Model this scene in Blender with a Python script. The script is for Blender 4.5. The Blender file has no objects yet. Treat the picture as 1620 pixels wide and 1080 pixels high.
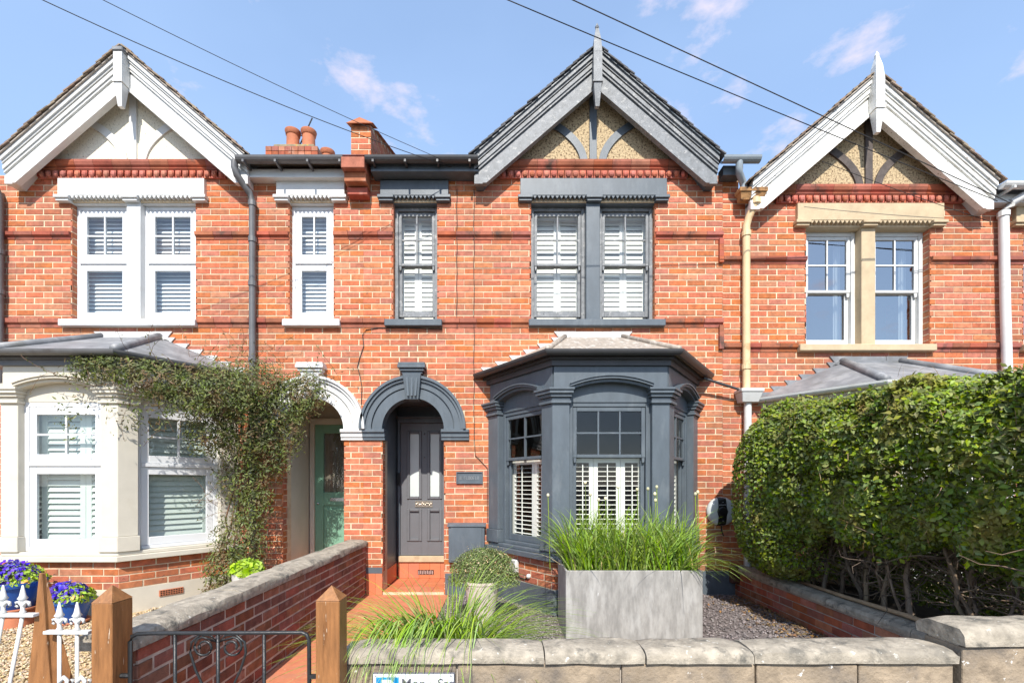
import bpy, bmesh, math, random
import numpy as np
from mathutils import Vector, Matrix
random.seed(7); rng = np.random.default_rng(11)
R = math.radians
S = bpy.context.scene
COL = S.collection
# ------------------------------------------------------------------ camera, world, sun, exposure
D = 6.0                       # camera stands 6 m in front of the facade plane (y = 0)
CZ = 1.40
K = 125.0                     # facade elevation scale of the survey: 125 units per metre
cam_d = bpy.data.cameras.new('camera'); cam = bpy.data.objects.new('camera', cam_d); COL.objects.link(cam)
cam.location = (0, -D, CZ); cam.rotation_euler = (R(90), 0, 0)
cam_d.sensor_width = 36; cam_d.lens = 36 * K * D / 1620
cam_d.shift_x = (810 - 797) / 1620; cam_d.shift_y = (765 - 540) / 1620
cam_d.clip_start = 0.05; cam_d.clip_end = 1000
S.camera = cam

SUN_DIR = Vector((-0.03, -1.0, 0.98)).normalized()      # towards the sun
W = bpy.data.worlds.new('World'); S.world = W; W.use_nodes = True
nt = W.node_tree; nt.nodes.clear()
def N(nt, t, **kw):
    n = nt.nodes.new(t)
    for k, v in kw.items(): setattr(n, k, v)
    return n
out = N(nt, 'ShaderNodeOutputWorld'); bg = N(nt, 'ShaderNodeBackground'); sky = N(nt, 'ShaderNodeTexSky')
sky.sky_type = 'NISHITA'; sky.sun_disc = False
sky.sun_elevation = math.asin(SUN_DIR.z); sky.sun_rotation = math.atan2(SUN_DIR.x, SUN_DIR.y)
sky.air_density = 1.0; sky.dust_density = 0.6; sky.ozone_density = 1.5
tc = N(nt, 'ShaderNodeTexCoord')
mp = N(nt, 'ShaderNodeMapping'); mp.inputs['Scale'].default_value = (1, 1, 2.1); mp.inputs['Location'].default_value = (0.2, 1.7, 0.6)
nz = N(nt, 'ShaderNodeTexNoise'); nz.inputs['Scale'].default_value = 4.6; nz.inputs['Detail'].default_value = 9; nz.inputs['Roughness'].default_value = 0.6
rp = N(nt, 'ShaderNodeValToRGB'); rp.color_ramp.elements[0].position = 0.55; rp.color_ramp.elements[1].position = 0.70
nz2 = N(nt, 'ShaderNodeTexNoise'); nz2.inputs['Scale'].default_value = 1.6; nz2.inputs['Detail'].default_value = 4
rp2 = N(nt, 'ShaderNodeValToRGB'); rp2.color_ramp.elements[0].position = 0.35; rp2.color_ramp.elements[1].position = 0.8
rp2.color_ramp.elements[1].color = (0.35, 0.35, 0.35, 1)
mxh = N(nt, 'ShaderNodeMix', data_type='RGBA'); mxc = N(nt, 'ShaderNodeMix', data_type='RGBA')
mxh.inputs[7].default_value = (1.7, 2.45, 3.75, 1)      # thin lavender veil
mxc.inputs[7].default_value = (3.4, 3.05, 3.5, 1)      # small pinkish clouds
veil = N(nt, 'ShaderNodeMath', operation='ADD'); veil.inputs[1].default_value = 0.42
nt.links.new(tc.outputs['Generated'], mp.inputs['Vector']); nt.links.new(mp.outputs[0], nz.inputs['Vector']); nt.links.new(mp.outputs[0], nz2.inputs['Vector'])
nt.links.new(nz.outputs[0], rp.inputs[0]); nt.links.new(nz2.outputs[0], rp2.inputs[0]); nt.links.new(rp2.outputs[0], veil.inputs[0])
nt.links.new(veil.outputs[0], mxh.inputs[0]); nt.links.new(sky.outputs[0], mxh.inputs[6]); nt.links.new(mxh.outputs[2], mxc.inputs[6])
nt.links.new(rp.outputs[0], mxc.inputs[0]); nt.links.new(mxc.outputs[2], bg.inputs[0])
bg.inputs[1].default_value = 0.15
nt.links.new(bg.outputs[0], out.inputs[0])

sun_d = bpy.data.lights.new('sun', 'SUN'); sun = bpy.data.objects.new('sun', sun_d); COL.objects.link(sun)
sun_d.energy = 3.3; sun_d.angle = R(0.5); sun_d.color = (1.0, 0.95, 0.87)
sun.rotation_euler = (-SUN_DIR).to_track_quat('-Z', 'Y').to_euler(); sun.location = (2, -20, 25)
S.view_settings.view_transform = 'Standard'; S.view_settings.look = 'None'
S.view_settings.exposure = 1.02; S.view_settings.gamma = 1.0
try: S.view_settings.use_curve_mapping = False
except Exception: pass
S.cycles.max_bounces = 8; S.cycles.transparent_max_bounces = 12; S.cycles.caustics_reflective = False; S.cycles.caustics_refractive = False

def fx(p): return (p - 797) / K              # survey reading on the facade plane -> metres
def fz(p): return CZ + (765 - p) / K
def at(px, py, y):                           # survey reading of something standing at depth y
    s = D / (D + y) * K
    return Vector(((px - 797) / s, y, CZ + (765 - py) / s))

# ------------------------------------------------------------------ materials
MATS = {}
def mat(name, col, rough=0.6, var=0.12, scale=6.0, bump=0.15, bscale=70.0, stain=None, stain_at=(0.58, 0.7), stain_scale=5.0,
        spots=None, spots_at=(0.66, 0.7), spots_scale=60.0, island=0.0, metal=0.0, spec=0.4, trans=0.0, stretch=(1, 1, 1), soot=None, soot_at=(0.55, 0.75), soot_scale=0.8):
    if name in MATS: return MATS[name]
    m = bpy.data.materials.new(name); m.use_nodes = True; nt = m.node_tree; nt.nodes.clear()
    o = N(nt, 'ShaderNodeOutputMaterial'); b = N(nt, 'ShaderNodeBsdfPrincipled'); g = N(nt, 'ShaderNodeNewGeometry')
    mp = N(nt, 'ShaderNodeMapping'); mp.inputs['Scale'].default_value = stretch
    nt.links.new(g.outputs['Position'], mp.inputs['Vector'])
    def noise(sc, det=4, off=0.0):
        n = N(nt, 'ShaderNodeTexNoise'); n.inputs['Scale'].default_value = sc; n.inputs['Detail'].default_value = det
        n.inputs['Roughness'].default_value = 0.62
        nt.links.new(mp.outputs[0], n.inputs['Vector']); return n.outputs[0]
    def ramp(src, a, c):
        r = N(nt, 'ShaderNodeMapRange'); r.inputs['From Min'].default_value = a; r.inputs['From Max'].default_value = c
        nt.links.new(src, r.inputs['Value']); return r.outputs['Result']
    def mix(fac, c1, c2):
        x = N(nt, 'ShaderNodeMix', data_type='RGBA')
        for s, v in ((0, fac), (6, c1), (7, c2)):
            if hasattr(v, 'is_linked') or hasattr(v, 'links'): nt.links.new(v, x.inputs[s])
            elif s == 0: x.inputs[0].default_value = v
            else: x.inputs[s].default_value = (*v, 1)
        return x.outputs[2]
    lo = tuple(c * (1 - var) for c in col); hi = tuple(min(1, c * (1 + var)) for c in col)
    c = mix(ramp(noise(scale), 0.3, 0.7), lo, hi)
    if island:
        oi = N(nt, 'ShaderNodeObjectInfo'); ad = N(nt, 'ShaderNodeMath', operation='ADD'); fr = N(nt, 'ShaderNodeMath', operation='FRACT')
        nt.links.new(g.outputs['Random Per Island'], ad.inputs[0]); nt.links.new(oi.outputs['Random'], ad.inputs[1]); nt.links.new(ad.outputs[0], fr.inputs[0])
        hv = N(nt, 'ShaderNodeHueSaturation')
        for sock, span, k in (('Value', island, 1.0), ('Hue', island * 0.05, 7.31), ('Saturation', island * 0.5, 3.77)):
            f2 = N(nt, 'ShaderNodeMath', operation='MULTIPLY'); f2.inputs[1].default_value = k; nt.links.new(fr.outputs[0], f2.inputs[0])
            f3 = N(nt, 'ShaderNodeMath', operation='FRACT'); nt.links.new(f2.outputs[0], f3.inputs[0])
            mr = N(nt, 'ShaderNodeMapRange'); ctr = 0.5 if sock == 'Hue' else 1.0
            mr.inputs['To Min'].default_value = ctr - span; mr.inputs['To Max'].default_value = ctr + span
            nt.links.new(f3.outputs[0], mr.inputs['Value']); nt.links.new(mr.outputs['Result'], hv.inputs[sock])
        nt.links.new(c, hv.inputs['Color']); c = hv.outputs[0]
    if stain: c = mix(ramp(noise(stain_scale, 8), *stain_at), c, stain)
    if spots: c = mix(ramp(noise(spots_scale, 3), *spots_at), c, spots)
    if soot: c = mix(ramp(noise(soot_scale, 7), *soot_at), c, soot)
    nt.links.new(c, b.inputs['Base Color']); b.inputs['Roughness'].default_value = rough; b.inputs['Metallic'].default_value = metal
    b.inputs['Specular IOR Level'].default_value = spec
    if bump:
        bp = N(nt, 'ShaderNodeBump'); bp.inputs['Strength'].default_value = bump; bp.inputs['Distance'].default_value = 0.01
        nt.links.new(noise(bscale, 6), bp.inputs['Height']); nt.links.new(bp.outputs[0], b.inputs['Normal'])
    sh = b.outputs[0]
    if trans:
        t = N(nt, 'ShaderNodeBsdfTranslucent'); nt.links.new(c, t.inputs[0]); ms = N(nt, 'ShaderNodeMixShader'); ms.inputs[0].default_value = trans
        nt.links.new(sh, ms.inputs[1]); nt.links.new(t.outputs[0], ms.inputs[2]); sh = ms.outputs[0]
    nt.links.new(sh, o.inputs[0]); MATS[name] = m; return m

def glass(name, refl, tint=(1, 1, 1)):
    m = bpy.data.materials.new(name); m.use_nodes = True; nt = m.node_tree; nt.nodes.clear()
    o = N(nt, 'ShaderNodeOutputMaterial'); t = N(nt, 'ShaderNodeBsdfTransparent'); gl = N(nt, 'ShaderNodeBsdfGlossy'); gl.inputs['Roughness'].default_value = 0.01
    t.inputs[0].default_value = (*tint, 1)
    lw = N(nt, 'ShaderNodeLayerWeight'); lw.inputs[0].default_value = 0.5; fr = N(nt, 'ShaderNodeMath', operation='POWER'); fr.inputs[1].default_value = 5.0; nt.links.new(lw.outputs['Facing'], fr.inputs[0])
    ad = N(nt, 'ShaderNodeMath', operation='ADD'); ad.inputs[1].default_value = refl + 0.04; ad.use_clamp = True
    bp = N(nt, 'ShaderNodeBump'); bp.inputs['Strength'].default_value = 0.02; nn = N(nt, 'ShaderNodeTexNoise'); nn.inputs['Scale'].default_value = 3.0
    nt.links.new(nn.outputs[0], bp.inputs['Height']); nt.links.new(bp.outputs[0], gl.inputs['Normal'])
    ms = N(nt, 'ShaderNodeMixShader'); nt.links.new(fr.outputs[0], ad.inputs[0]); nt.links.new(ad.outputs[0], ms.inputs[0])
    nt.links.new(t.outputs[0], ms.inputs[1]); nt.links.new(gl.outputs[0], ms.inputs[2]); nt.links.new(ms.outputs[0], o.inputs[0]); return m

SLATE = mat('slate_paint', (0.092, 0.112, 0.130), 0.42, 0.12, 7, 0.12, 70, stain=(0.165, 0.185, 0.20), stain_at=(0.55, 0.85), stain_scale=4, spots=(0.26, 0.27, 0.27), spots_at=(0.745, 0.77), spots_scale=34, stretch=(1.6, 1.6, 0.6))
SLATE_OLD = mat('weathered_slate_paint', (0.175, 0.185, 0.195), 0.5, 0.25, 12, 0.3, 80, stain=(0.42, 0.415, 0.40), stain_at=(0.56, 0.74), stain_scale=18, spots=(0.05, 0.052, 0.055), spots_at=(0.64, 0.7), spots_scale=30)
DOORP = mat('door_paint', (0.14, 0.142, 0.152), 0.38, 0.06, 5, 0.05, 60)
WHITE = mat('white_gloss', (0.64, 0.64, 0.62), 0.42, 0.05, 6, 0.06, 60, stain=(0.52, 0.51, 0.47), stain_at=(0.56, 0.8), stain_scale=5, spots=(0.40, 0.38, 0.33), spots_at=(0.74, 0.77), spots_scale=30)
WHITE_OLD = mat('flaking_white_paint', (0.78, 0.77, 0.73), 0.55, 0.06, 6, 0.15, 70, spots=(0.30, 0.26, 0.21), spots_at=(0.63, 0.68), spots_scale=30, soot=(0.55, 0.53, 0.48), soot_at=(0.5, 0.75), soot_scale=4)
UPVC = mat('white_plastic', (0.68, 0.69, 0.70), 0.3, 0.02, 3, 0.0)
CREAM = mat('cream_masonry_paint', (0.57, 0.53, 0.445), 0.6, 0.06, 4, 0.12, 60, stain=(0.50, 0.45, 0.36), stain_at=(0.62, 0.8), stain_scale=3)
STONE = mat('bath_stone', (0.50, 0.39, 0.25), 0.8, 0.12, 7, 0.25, 90, stain=(0.38, 0.28, 0.17), stain_at=(0.6, 0.75), stain_scale=4)
BRICK = mat('red_facing_brick', (0.455, 0.148, 0.070), 0.85, 0.26, 16, 0.45, 120, island=0.17, stain=(0.50, 0.30, 0.21), stain_at=(0.64, 0.78), stain_scale=5.5, spots=(0.11, 0.05, 0.036), spots_at=(0.66, 0.73), spots_scale=24, soot=(0.22, 0.098, 0.068), soot_at=(0.50, 0.80), soot_scale=1.3)
BRICK_D = mat('weathered_brick', (0.36, 0.115, 0.065), 0.85, 0.25, 12, 0.4, 110, island=0.24, stain=(0.44, 0.29, 0.22), stain_at=(0.58, 0.74), stain_scale=3.0, spots=(0.10, 0.05, 0.04), spots_at=(0.68, 0.73), spots_scale=24)
BRICK_OLD = mat('garden_wall_brick', (0.21, 0.082, 0.052), 0.9, 0.35, 10, 0.8, 60, island=0.30, stain=(0.34, 0.22, 0.17), stain_at=(0.58, 0.70), stain_scale=6, spots=(0.6, 0.56, 0.5), spots_at=(0.74, 0.77), spots_scale=45)
MOULD = mat('moulded_terracotta', (0.34, 0.10, 0.055), 0.75, 0.3, 5, 0.2, 90, island=0.2, stain=(0.10, 0.055, 0.04), stain_at=(0.54, 0.68), stain_scale=4)
MORTAR = mat('lime_mortar', (0.64, 0.52, 0.36), 0.95, 0.16, 8, 0.4, 140, stain=(0.38, 0.29, 0.21), stain_at=(0.5, 0.75), stain_scale=2.5)
MORTAR_G = mat('grey_mortar', (0.42, 0.37, 0.32), 0.95, 0.25, 8, 0.4, 120)
ROUGHCAST = mat('pebble_dash', (0.47, 0.36, 0.215), 0.9, 0.35, 45, 1.0, 38, spots=(0.15, 0.10, 0.055), spots_at=(0.53, 0.60), spots_scale=42)
ROUGHCAST_W = mat('painted_pebble_dash', (0.78, 0.72, 0.58), 0.85, 0.12, 45, 1.0, 38, spots=(0.38, 0.31, 0.21), spots_at=(0.60, 0.66), spots_scale=42)
TIMBER = mat('old_gable_timber', (0.085, 0.068, 0.06), 0.7, 0.3, 20, 0.4, 60)
TILE = mat('roof_tile', (0.20, 0.14, 0.10), 0.85, 0.3, 10, 0.4, 80, island=0.25, stain=(0.32, 0.27, 0.19), stain_at=(0.5, 0.7), stain_scale=7)
TILE_SL = mat('grey_roof_tile', (0.085, 0.085, 0.09), 0.8, 0.25, 10, 0.3, 80, island=0.25)
LEAD = mat('lead_sheet', (0.21, 0.215, 0.225), 0.55, 0.25, 5, 0.3, 14, stain=(0.33, 0.33, 0.33), stain_at=(0.5, 0.75), stain_scale=5, metal=0.1, soot=(0.13, 0.13, 0.12), soot_scale=3)
LEAD_W = mat('bright_lead', (0.56, 0.56, 0.55), 0.5, 0.15, 9, 0.25, 30, stain=(0.34, 0.32, 0.29), stain_at=(0.56, 0.68), stain_scale=9)
LEAD_B = mat('stained_lead', (0.33, 0.28, 0.23), 0.55, 0.3, 10, 0.3, 40, stain=(0.58, 0.54, 0.49), stain_at=(0.52, 0.66), stain_scale=7, stretch=(2.5, 1, 0.6))
GUTTER = mat('dark_gutter', (0.055, 0.055, 0.058), 0.4, 0.15, 6, 0.05, 40)
GUTTER_G = mat('grey_plastic_gutter', (0.125, 0.125, 0.128), 0.4, 0.15, 5, 0.05, 40, stain=(0.07, 0.06, 0.055), stain_at=(0.58, 0.75), stain_scale=3)
GREYP = mat('blue_grey_plastic', (0.26, 0.30, 0.33), 0.4, 0.1, 5, 0.05, 40)
RUST = mat('rusty_iron', (0.36, 0.19, 0.075), 0.85, 0.35, 12, 0.5, 60, stain=(0.10, 0.055, 0.03), stain_at=(0.5, 0.65), stain_scale=14)
CREAMPIPE = mat('cream_iron_pipe', (0.66, 0.50, 0.29), 0.55, 0.10, 6, 0.1, 50, stain=(0.45, 0.17, 0.06), stain_at=(0.56, 0.70), stain_scale=2.6)
TERRA = mat('terracotta_pot', (0.48, 0.17, 0.085), 0.8, 0.15, 6, 0.15, 60, stain=(0.33, 0.12, 0.06), stain_at=(0.55, 0.75), stain_scale=8)
QUARRY = mat('quarry_tile', (0.55, 0.175, 0.085), 0.62, 0.08, 6, 0.1, 50, island=0.07)
PATHM = mat('red_path', (0.53, 0.185, 0.095), 0.78, 0.14, 9, 0.3, 80, stain=(0.40, 0.20, 0.13), stain_at=(0.55, 0.75), stain_scale=2.6, spots=(0.62, 0.42, 0.30), spots_at=(0.68, 0.74), spots_scale=16)
COPING = mat('weathered_concrete', (0.35, 0.305, 0.24), 0.92, 0.35, 14, 1.0, 45, stain=(0.13, 0.12, 0.10), stain_at=(0.52, 0.66), stain_scale=11, spots=(0.60, 0.57, 0.50), spots_at=(0.66, 0.71), spots_scale=26, soot=(0.25, 0.22, 0.175), soot_at=(0.5, 0.7), soot_scale=3)
WALLSTONE = mat('rendered_wall_block', (0.34, 0.265, 0.185), 0.92, 0.35, 12, 1.0, 40, stain=(0.17, 0.14, 0.11), stain_at=(0.48, 0.66), stain_scale=6, spots=(0.68, 0.65, 0.60), spots_at=(0.68, 0.72), spots_scale=22)
OAK = mat('stained_timber', (0.28, 0.122, 0.042), 0.5, 0.25, 8, 0.3, 40, stretch=(6, 6, 0.7), stain=(0.16, 0.065, 0.02), stain_at=(0.55, 0.72), stain_scale=7, spots=(0.58, 0.46, 0.34), spots_at=(0.70, 0.74), spots_scale=14)
IRON = mat('black_iron', (0.022, 0.023, 0.024), 0.35, 0.3, 12, 0.25, 60, spots=(0.22, 0.20, 0.18), spots_at=(0.70, 0.74), spots_scale=60)
ZINC = mat('galvanised_planter', (0.31, 0.295, 0.272), 0.66, 0.25, 9, 0.25, 30, soot=(0.22, 0.21, 0.195), soot_at=(0.5, 0.75), soot_scale=7, stain=(0.45, 0.435, 0.41), stain_at=(0.5, 0.75), stain_scale=5, spots=(0.62, 0.61, 0.6), spots_at=(0.70, 0.75), spots_scale=22, stretch=(2.2, 2.2, 0.6))
PALEPOT = mat('pale_clay_pot', (0.60, 0.52, 0.44), 0.85, 0.12, 5, 0.25, 60, stain=(0.42, 0.33, 0.26), stain_at=(0.56, 0.75), stain_scale=6)
WHITEPOT = mat('pale_grey_pot', (0.62, 0.61, 0.58), 0.7, 0.08, 6, 0.1, 40)
BLUEPOT = mat('blue_glazed_pot', (0.018, 0.085, 0.34), 0.25, 0.1, 5, 0.05, 30)
SOIL = mat('soil', (0.06, 0.045, 0.034), 0.95, 0.3, 12, 0.7, 50)
SLATECHIP = mat('slate_chips', (0.22, 0.19, 0.185), 0.75, 0.25, 20, 0.2, 60, island=0.4)
PEBBLE = mat('tan_pebbles', (0.50, 0.38, 0.24), 0.7, 0.2, 20, 0.2, 60, island=0.42)
LEAF_H = mat('hedge_leaf', (0.20, 0.26, 0.034), 0.52, 0.35, 3, 0.0, island=0.6, trans=0.35, stain=(0.30, 0.25, 0.06), stain_at=(0.52, 0.68), stain_scale=3.2)
LEAF_V = mat('vine_leaf', (0.135, 0.165, 0.045), 0.55, 0.3, 4, 0.0, island=0.5, trans=0.3, stain=(0.20, 0.115, 0.06), stain_at=(0.50, 0.64), stain_scale=6)
GRASS = mat('ornamental_grass', (0.25, 0.37, 0.055), 0.45, 0.25, 4, 0.0, island=0.4, trans=0.3)
CUSHION = mat('grey_green_foliage', (0.20, 0.25, 0.09), 0.6, 0.3, 9, 0.0, island=0.4, trans=0.2)
LIME = mat('lime_leaf', (0.36, 0.52, 0.05), 0.5, 0.2, 6, 0.0, island=0.25, trans=0.3)
PETAL = mat('violet_petal', (0.075, 0.035, 0.42), 0.6, 0.25, 10, 0.0, island=0.45, trans=0.2)
PETAL_O = mat('apricot_petal', (0.75, 0.42, 0.12), 0.6, 0.2, 10, 0.0, island=0.2, trans=0.2)
BUD = mat('cream_bud', (0.62, 0.58, 0.36), 0.7, 0.2, 20, 0.0, island=0.3)
SEED = mat('seed_head', (0.45, 0.34, 0.20), 0.8, 0.2, 20, 0.0, island=0.3)
BARK = mat('hedge_stem', (0.24, 0.175, 0.115), 0.9, 0.3, 10, 0.5, 60, island=0.25)
VSTEM = mat('vine_stem', (0.16, 0.09, 0.05), 0.8, 0.3, 10, 0.3, 60, island=0.2)
ROOM = mat('room_wall', (0.16, 0.145, 0.125), 0.9, 0.2, 1.3, 0.0)
GREEN = mat('sage_door_paint', (0.185, 0.36, 0.255), 0.38, 0.05, 5, 0.05, 60)
BRASS = mat('aged_brass', (0.36, 0.31, 0.25), 0.35, 0.3, 25, 0.3, 60, metal=0.7)
CHROME = mat('chrome', (0.7, 0.7, 0.7), 0.2, 0.05, 5, 0.0, metal=0.9)
FROST = mat('frosted_pane', (0.55, 0.60, 0.58), 0.22, 0.04, 4, 0.0, spec=0.6)
SHUT = mat('white_shutter', (0.80, 0.80, 0.74), 0.45, 0.03, 4, 0.0)
SHUT_G = mat('pale_green_shutter', (0.72, 0.78, 0.72), 0.45, 0.03, 4, 0.0)
BLIND = mat('venetian_slat', (0.75, 0.78, 0.80), 0.4, 0.03, 4, 0.0)
BLACKP = mat('black_plastic', (0.012, 0.012, 0.013), 0.3, 0.1, 5, 0.0)
DARKC = mat('dark_cable', (0.03, 0.028, 0.027), 0.6, 0.2, 5, 0.0)
BROWNP = mat('brown_plastic', (0.085, 0.035, 0.025), 0.45, 0.1, 5, 0.0)
SIGNW = mat('sign_white', (0.80, 0.82, 0.84), 0.35, 0.03, 4, 0.0)
SIGNB = mat('sign_blue', (0.012, 0.26, 0.55), 0.35, 0.03, 4, 0.0)
SIGNG = mat('sign_grey', (0.10, 0.10, 0.12), 0.4, 0.03, 4, 0.0)
ASPH = mat('asphalt', (0.055, 0.055, 0.056), 0.9, 0.2, 4, 0.3, 90)
PAVE = mat('pavement_slab', (0.26, 0.25, 0.235), 0.9, 0.15, 3, 0.3, 60)
G_C = glass('old_window_glass', 0.02, (0.97, 0.98, 0.97))
G_L = glass('double_glazing', 0.11, (0.92, 0.95, 0.95))
G_R = glass('reflective_glazing', 0.40, (0.8, 0.86, 0.9))

# ------------------------------------------------------------------ builders
ORG = {}
class MB:
    def __init__(s, M=None): s.v = []; s.f = []; s.M = M
    def add(s, vs, fs):
        o = len(s.v)
        if s.M is not None: vs = [s.M @ Vector(p) for p in vs]
        s.v += [tuple(p) for p in vs]; s.f += [tuple(i + o for i in f) for f in fs]; return s
    def box(s, x0, x1, y0, y1, z0, z1):
        x0, x1 = min(x0, x1), max(x0, x1); y0, y1 = min(y0, y1), max(y0, y1); z0, z1 = min(z0, z1), max(z0, z1)
        return s.add([(x0, y0, z0), (x1, y0, z0), (x1, y1, z0), (x0, y1, z0), (x0, y0, z1), (x1, y0, z1), (x1, y1, z1), (x0, y1, z1)],
                     [(0, 3, 2, 1), (4, 5, 6, 7), (0, 1, 5, 4), (1, 2, 6, 5), (2, 3, 7, 6), (3, 0, 4, 7)])
    def prism(s, poly, y0, y1):            # poly in x,z ; extruded in y
        n = len(poly)
        return s.add([(p[0], y0, p[1]) for p in poly] + [(p[0], y1, p[1]) for p in poly],
                     [tuple(range(n)), tuple(range(2 * n - 1, n - 1, -1))] + [(i, i + n, (i + 1) % n + n, (i + 1) % n) for i in range(n)])
    def hprism(s, poly, z0, z1):           # poly in x,y ; extruded in z
        n = len(poly)
        return s.add([(p[0], p[1], z0) for p in poly] + [(p[0], p[1], z1) for p in poly],
                     [tuple(range(n - 1, -1, -1)), tuple(range(n, 2 * n))] + [(i, (i + 1) % n, (i + 1) % n + n, i + n) for i in range(n)])
    def tube(s, pts, r, n=8):
        pts = [Vector(p) for p in pts]; rs = r if isinstance(r, (list, tuple)) else [r] * len(pts); vs = []; fs = []
        for i, p in enumerate(pts):
            t = (pts[min(i + 1, len(pts) - 1)] - pts[max(i - 1, 0)])
            t = t.normalized() if t.length > 1e-9 else Vector((0, 0, 1))
            a = t.cross(Vector((0, 0, 1))) if abs(t.z) < 0.9 else t.cross(Vector((1, 0, 0)))
            a.normalize(); b = t.cross(a)
            for k in range(n):
                th = 2 * math.pi * k / n; vs.append(p + (a * math.cos(th) + b * math.sin(th)) * rs[i])
        for i in range(len(pts) - 1):
            for k in range(n): fs.append((i * n + k, i * n + (k + 1) % n, (i + 1) * n + (k + 1) % n, (i + 1) * n + k))
        fs.append(tuple(range(n - 1, -1, -1))); fs.append(tuple((len(pts) - 1) * n + k for k in range(n)))
        return s.add(vs, fs)
    def lathe(s, prof, c, n=20, sx=1, sy=1):
        vs = []; fs = []
        for r, z in prof:
            for k in range(n):
                th = 2 * math.pi * k / n; vs.append((c[0] + r * sx * math.cos(th), c[1] + r * sy * math.sin(th), c[2] + z))
        m = len(prof)
        for i in range(m - 1):
            for k in range(n): fs.append((i * n + k, i * n + (k + 1) % n, (i + 1) * n + (k + 1) % n, (i + 1) * n + k))
        fs.append(tuple(range(n - 1, -1, -1))); fs.append(tuple((m - 1) * n + k for k in range(n)))
        return s.add(vs, fs)
    def ball(s, c, r, n=8, m=6, sc=(1, 1, 1)):
        prof = [(max(1e-4, r * math.sin(math.pi * i / m)), -r * math.cos(math.pi * i / m)) for i in range(m + 1)]
        vs = []; fs = []
        for rr, z in prof:
            for k in range(n):
                th = 2 * math.pi * k / n; vs.append((c[0] + rr * sc[0] * math.cos(th), c[1] + rr * sc[1] * math.sin(th), c[2] + z * sc[2]))
        for i in range(m):
            for k in range(n): fs.append((i * n + k, i * n + (k + 1) % n, (i + 1) * n + (k + 1) % n, (i + 1) * n + k))
        return s.add(vs, fs)

def mesh_of(name, mb, m, smooth=False, origin=(0, 0, 0), recalc=True):
    me = bpy.data.meshes.new(name); o = Vector(origin)
    me.from_pydata([tuple(Vector(p) - o) for p in mb.v], [], mb.f)
    if recalc:
        bm = bmesh.new(); bm.from_mesh(me); bmesh.ops.recalc_face_normals(bm, faces=bm.faces); bm.to_mesh(me); bm.free()
    me.materials.append(m)
    if smooth:
        me.polygons.foreach_set('use_smooth', [True] * len(me.polygons))
    return me
def link(name, data, parent=None, loc=(0, 0, 0), rz=0.0):
    o = bpy.data.objects.new(name, data); COL.objects.link(o)
    loc = Vector(loc); ORG[o.name] = loc
    if parent is not None: o.parent = parent; o.location = loc - ORG[parent.name]
    else: o.location = loc
    if rz: o.rotation_euler = (0, 0, rz)
    return o
def part(name, mb, m, parent=None, bevel=0.0, smooth=False, kind=None, label=None, segs=1, autos=0):
    vs = np.array(mb.v); c = Vector((vs.min(0) + vs.max(0)) / 2)
    if parent is None: c.z = vs[:, 2].min()
    o = link(name, mesh_of(name, mb, m, smooth or autos > 0, c), parent, c)
    if bevel:
        b = o.modifiers.new('bevel', 'BEVEL'); b.width = bevel; b.segments = segs; b.limit_method = 'ANGLE'; b.angle_limit = R(35)
    if autos:
        e = o.modifiers.new('split', 'EDGE_SPLIT'); e.split_angle = R(autos)
    if kind: o['kind'] = kind
    if label: o['label'] = label
    return o
def tag(o, label, cat, group=None):
    o['label'] = label; o['category'] = cat
    if group: o['group'] = group
    return o
def thing(name, label, cat, loc, group=None):
    o = link(name, None, None, loc); o.empty_display_size = 0.2
    return tag(o, label, cat, group)

BM_CACHE = {}
def brick_mesh(L, h, dep, m, seed=0):
    key = (round(L, 2), round(h, 3), round(dep, 3), m.name)
    if key in BM_CACHE: return BM_CACHE[key]
    L = key[0]; b = 0.0035; mb = MB(); x = L / 2; z = h / 2
    mb.add([(-x, dep, -z), (x, dep, -z), (x, dep, z), (-x, dep, z), (-x, b, -z), (x, b, -z), (x, b, z), (-x, b, z),
            (-x + b, 0, -z + b), (x - b, 0, -z + b), (x - b, 0, z - b), (-x + b, 0, z - b)],
           [(4, 5, 9, 8), (5, 6, 10, 9), (6, 7, 11, 10), (7, 4, 8, 11), (8, 9, 10, 11), (0, 1, 5, 4), (1, 2, 6, 5), (2, 3, 7, 6), (3, 0, 4, 7)])
    BM_CACHE[key] = mesh_of('brick', mb, m, recalc=True); return BM_CACHE[key]

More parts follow.
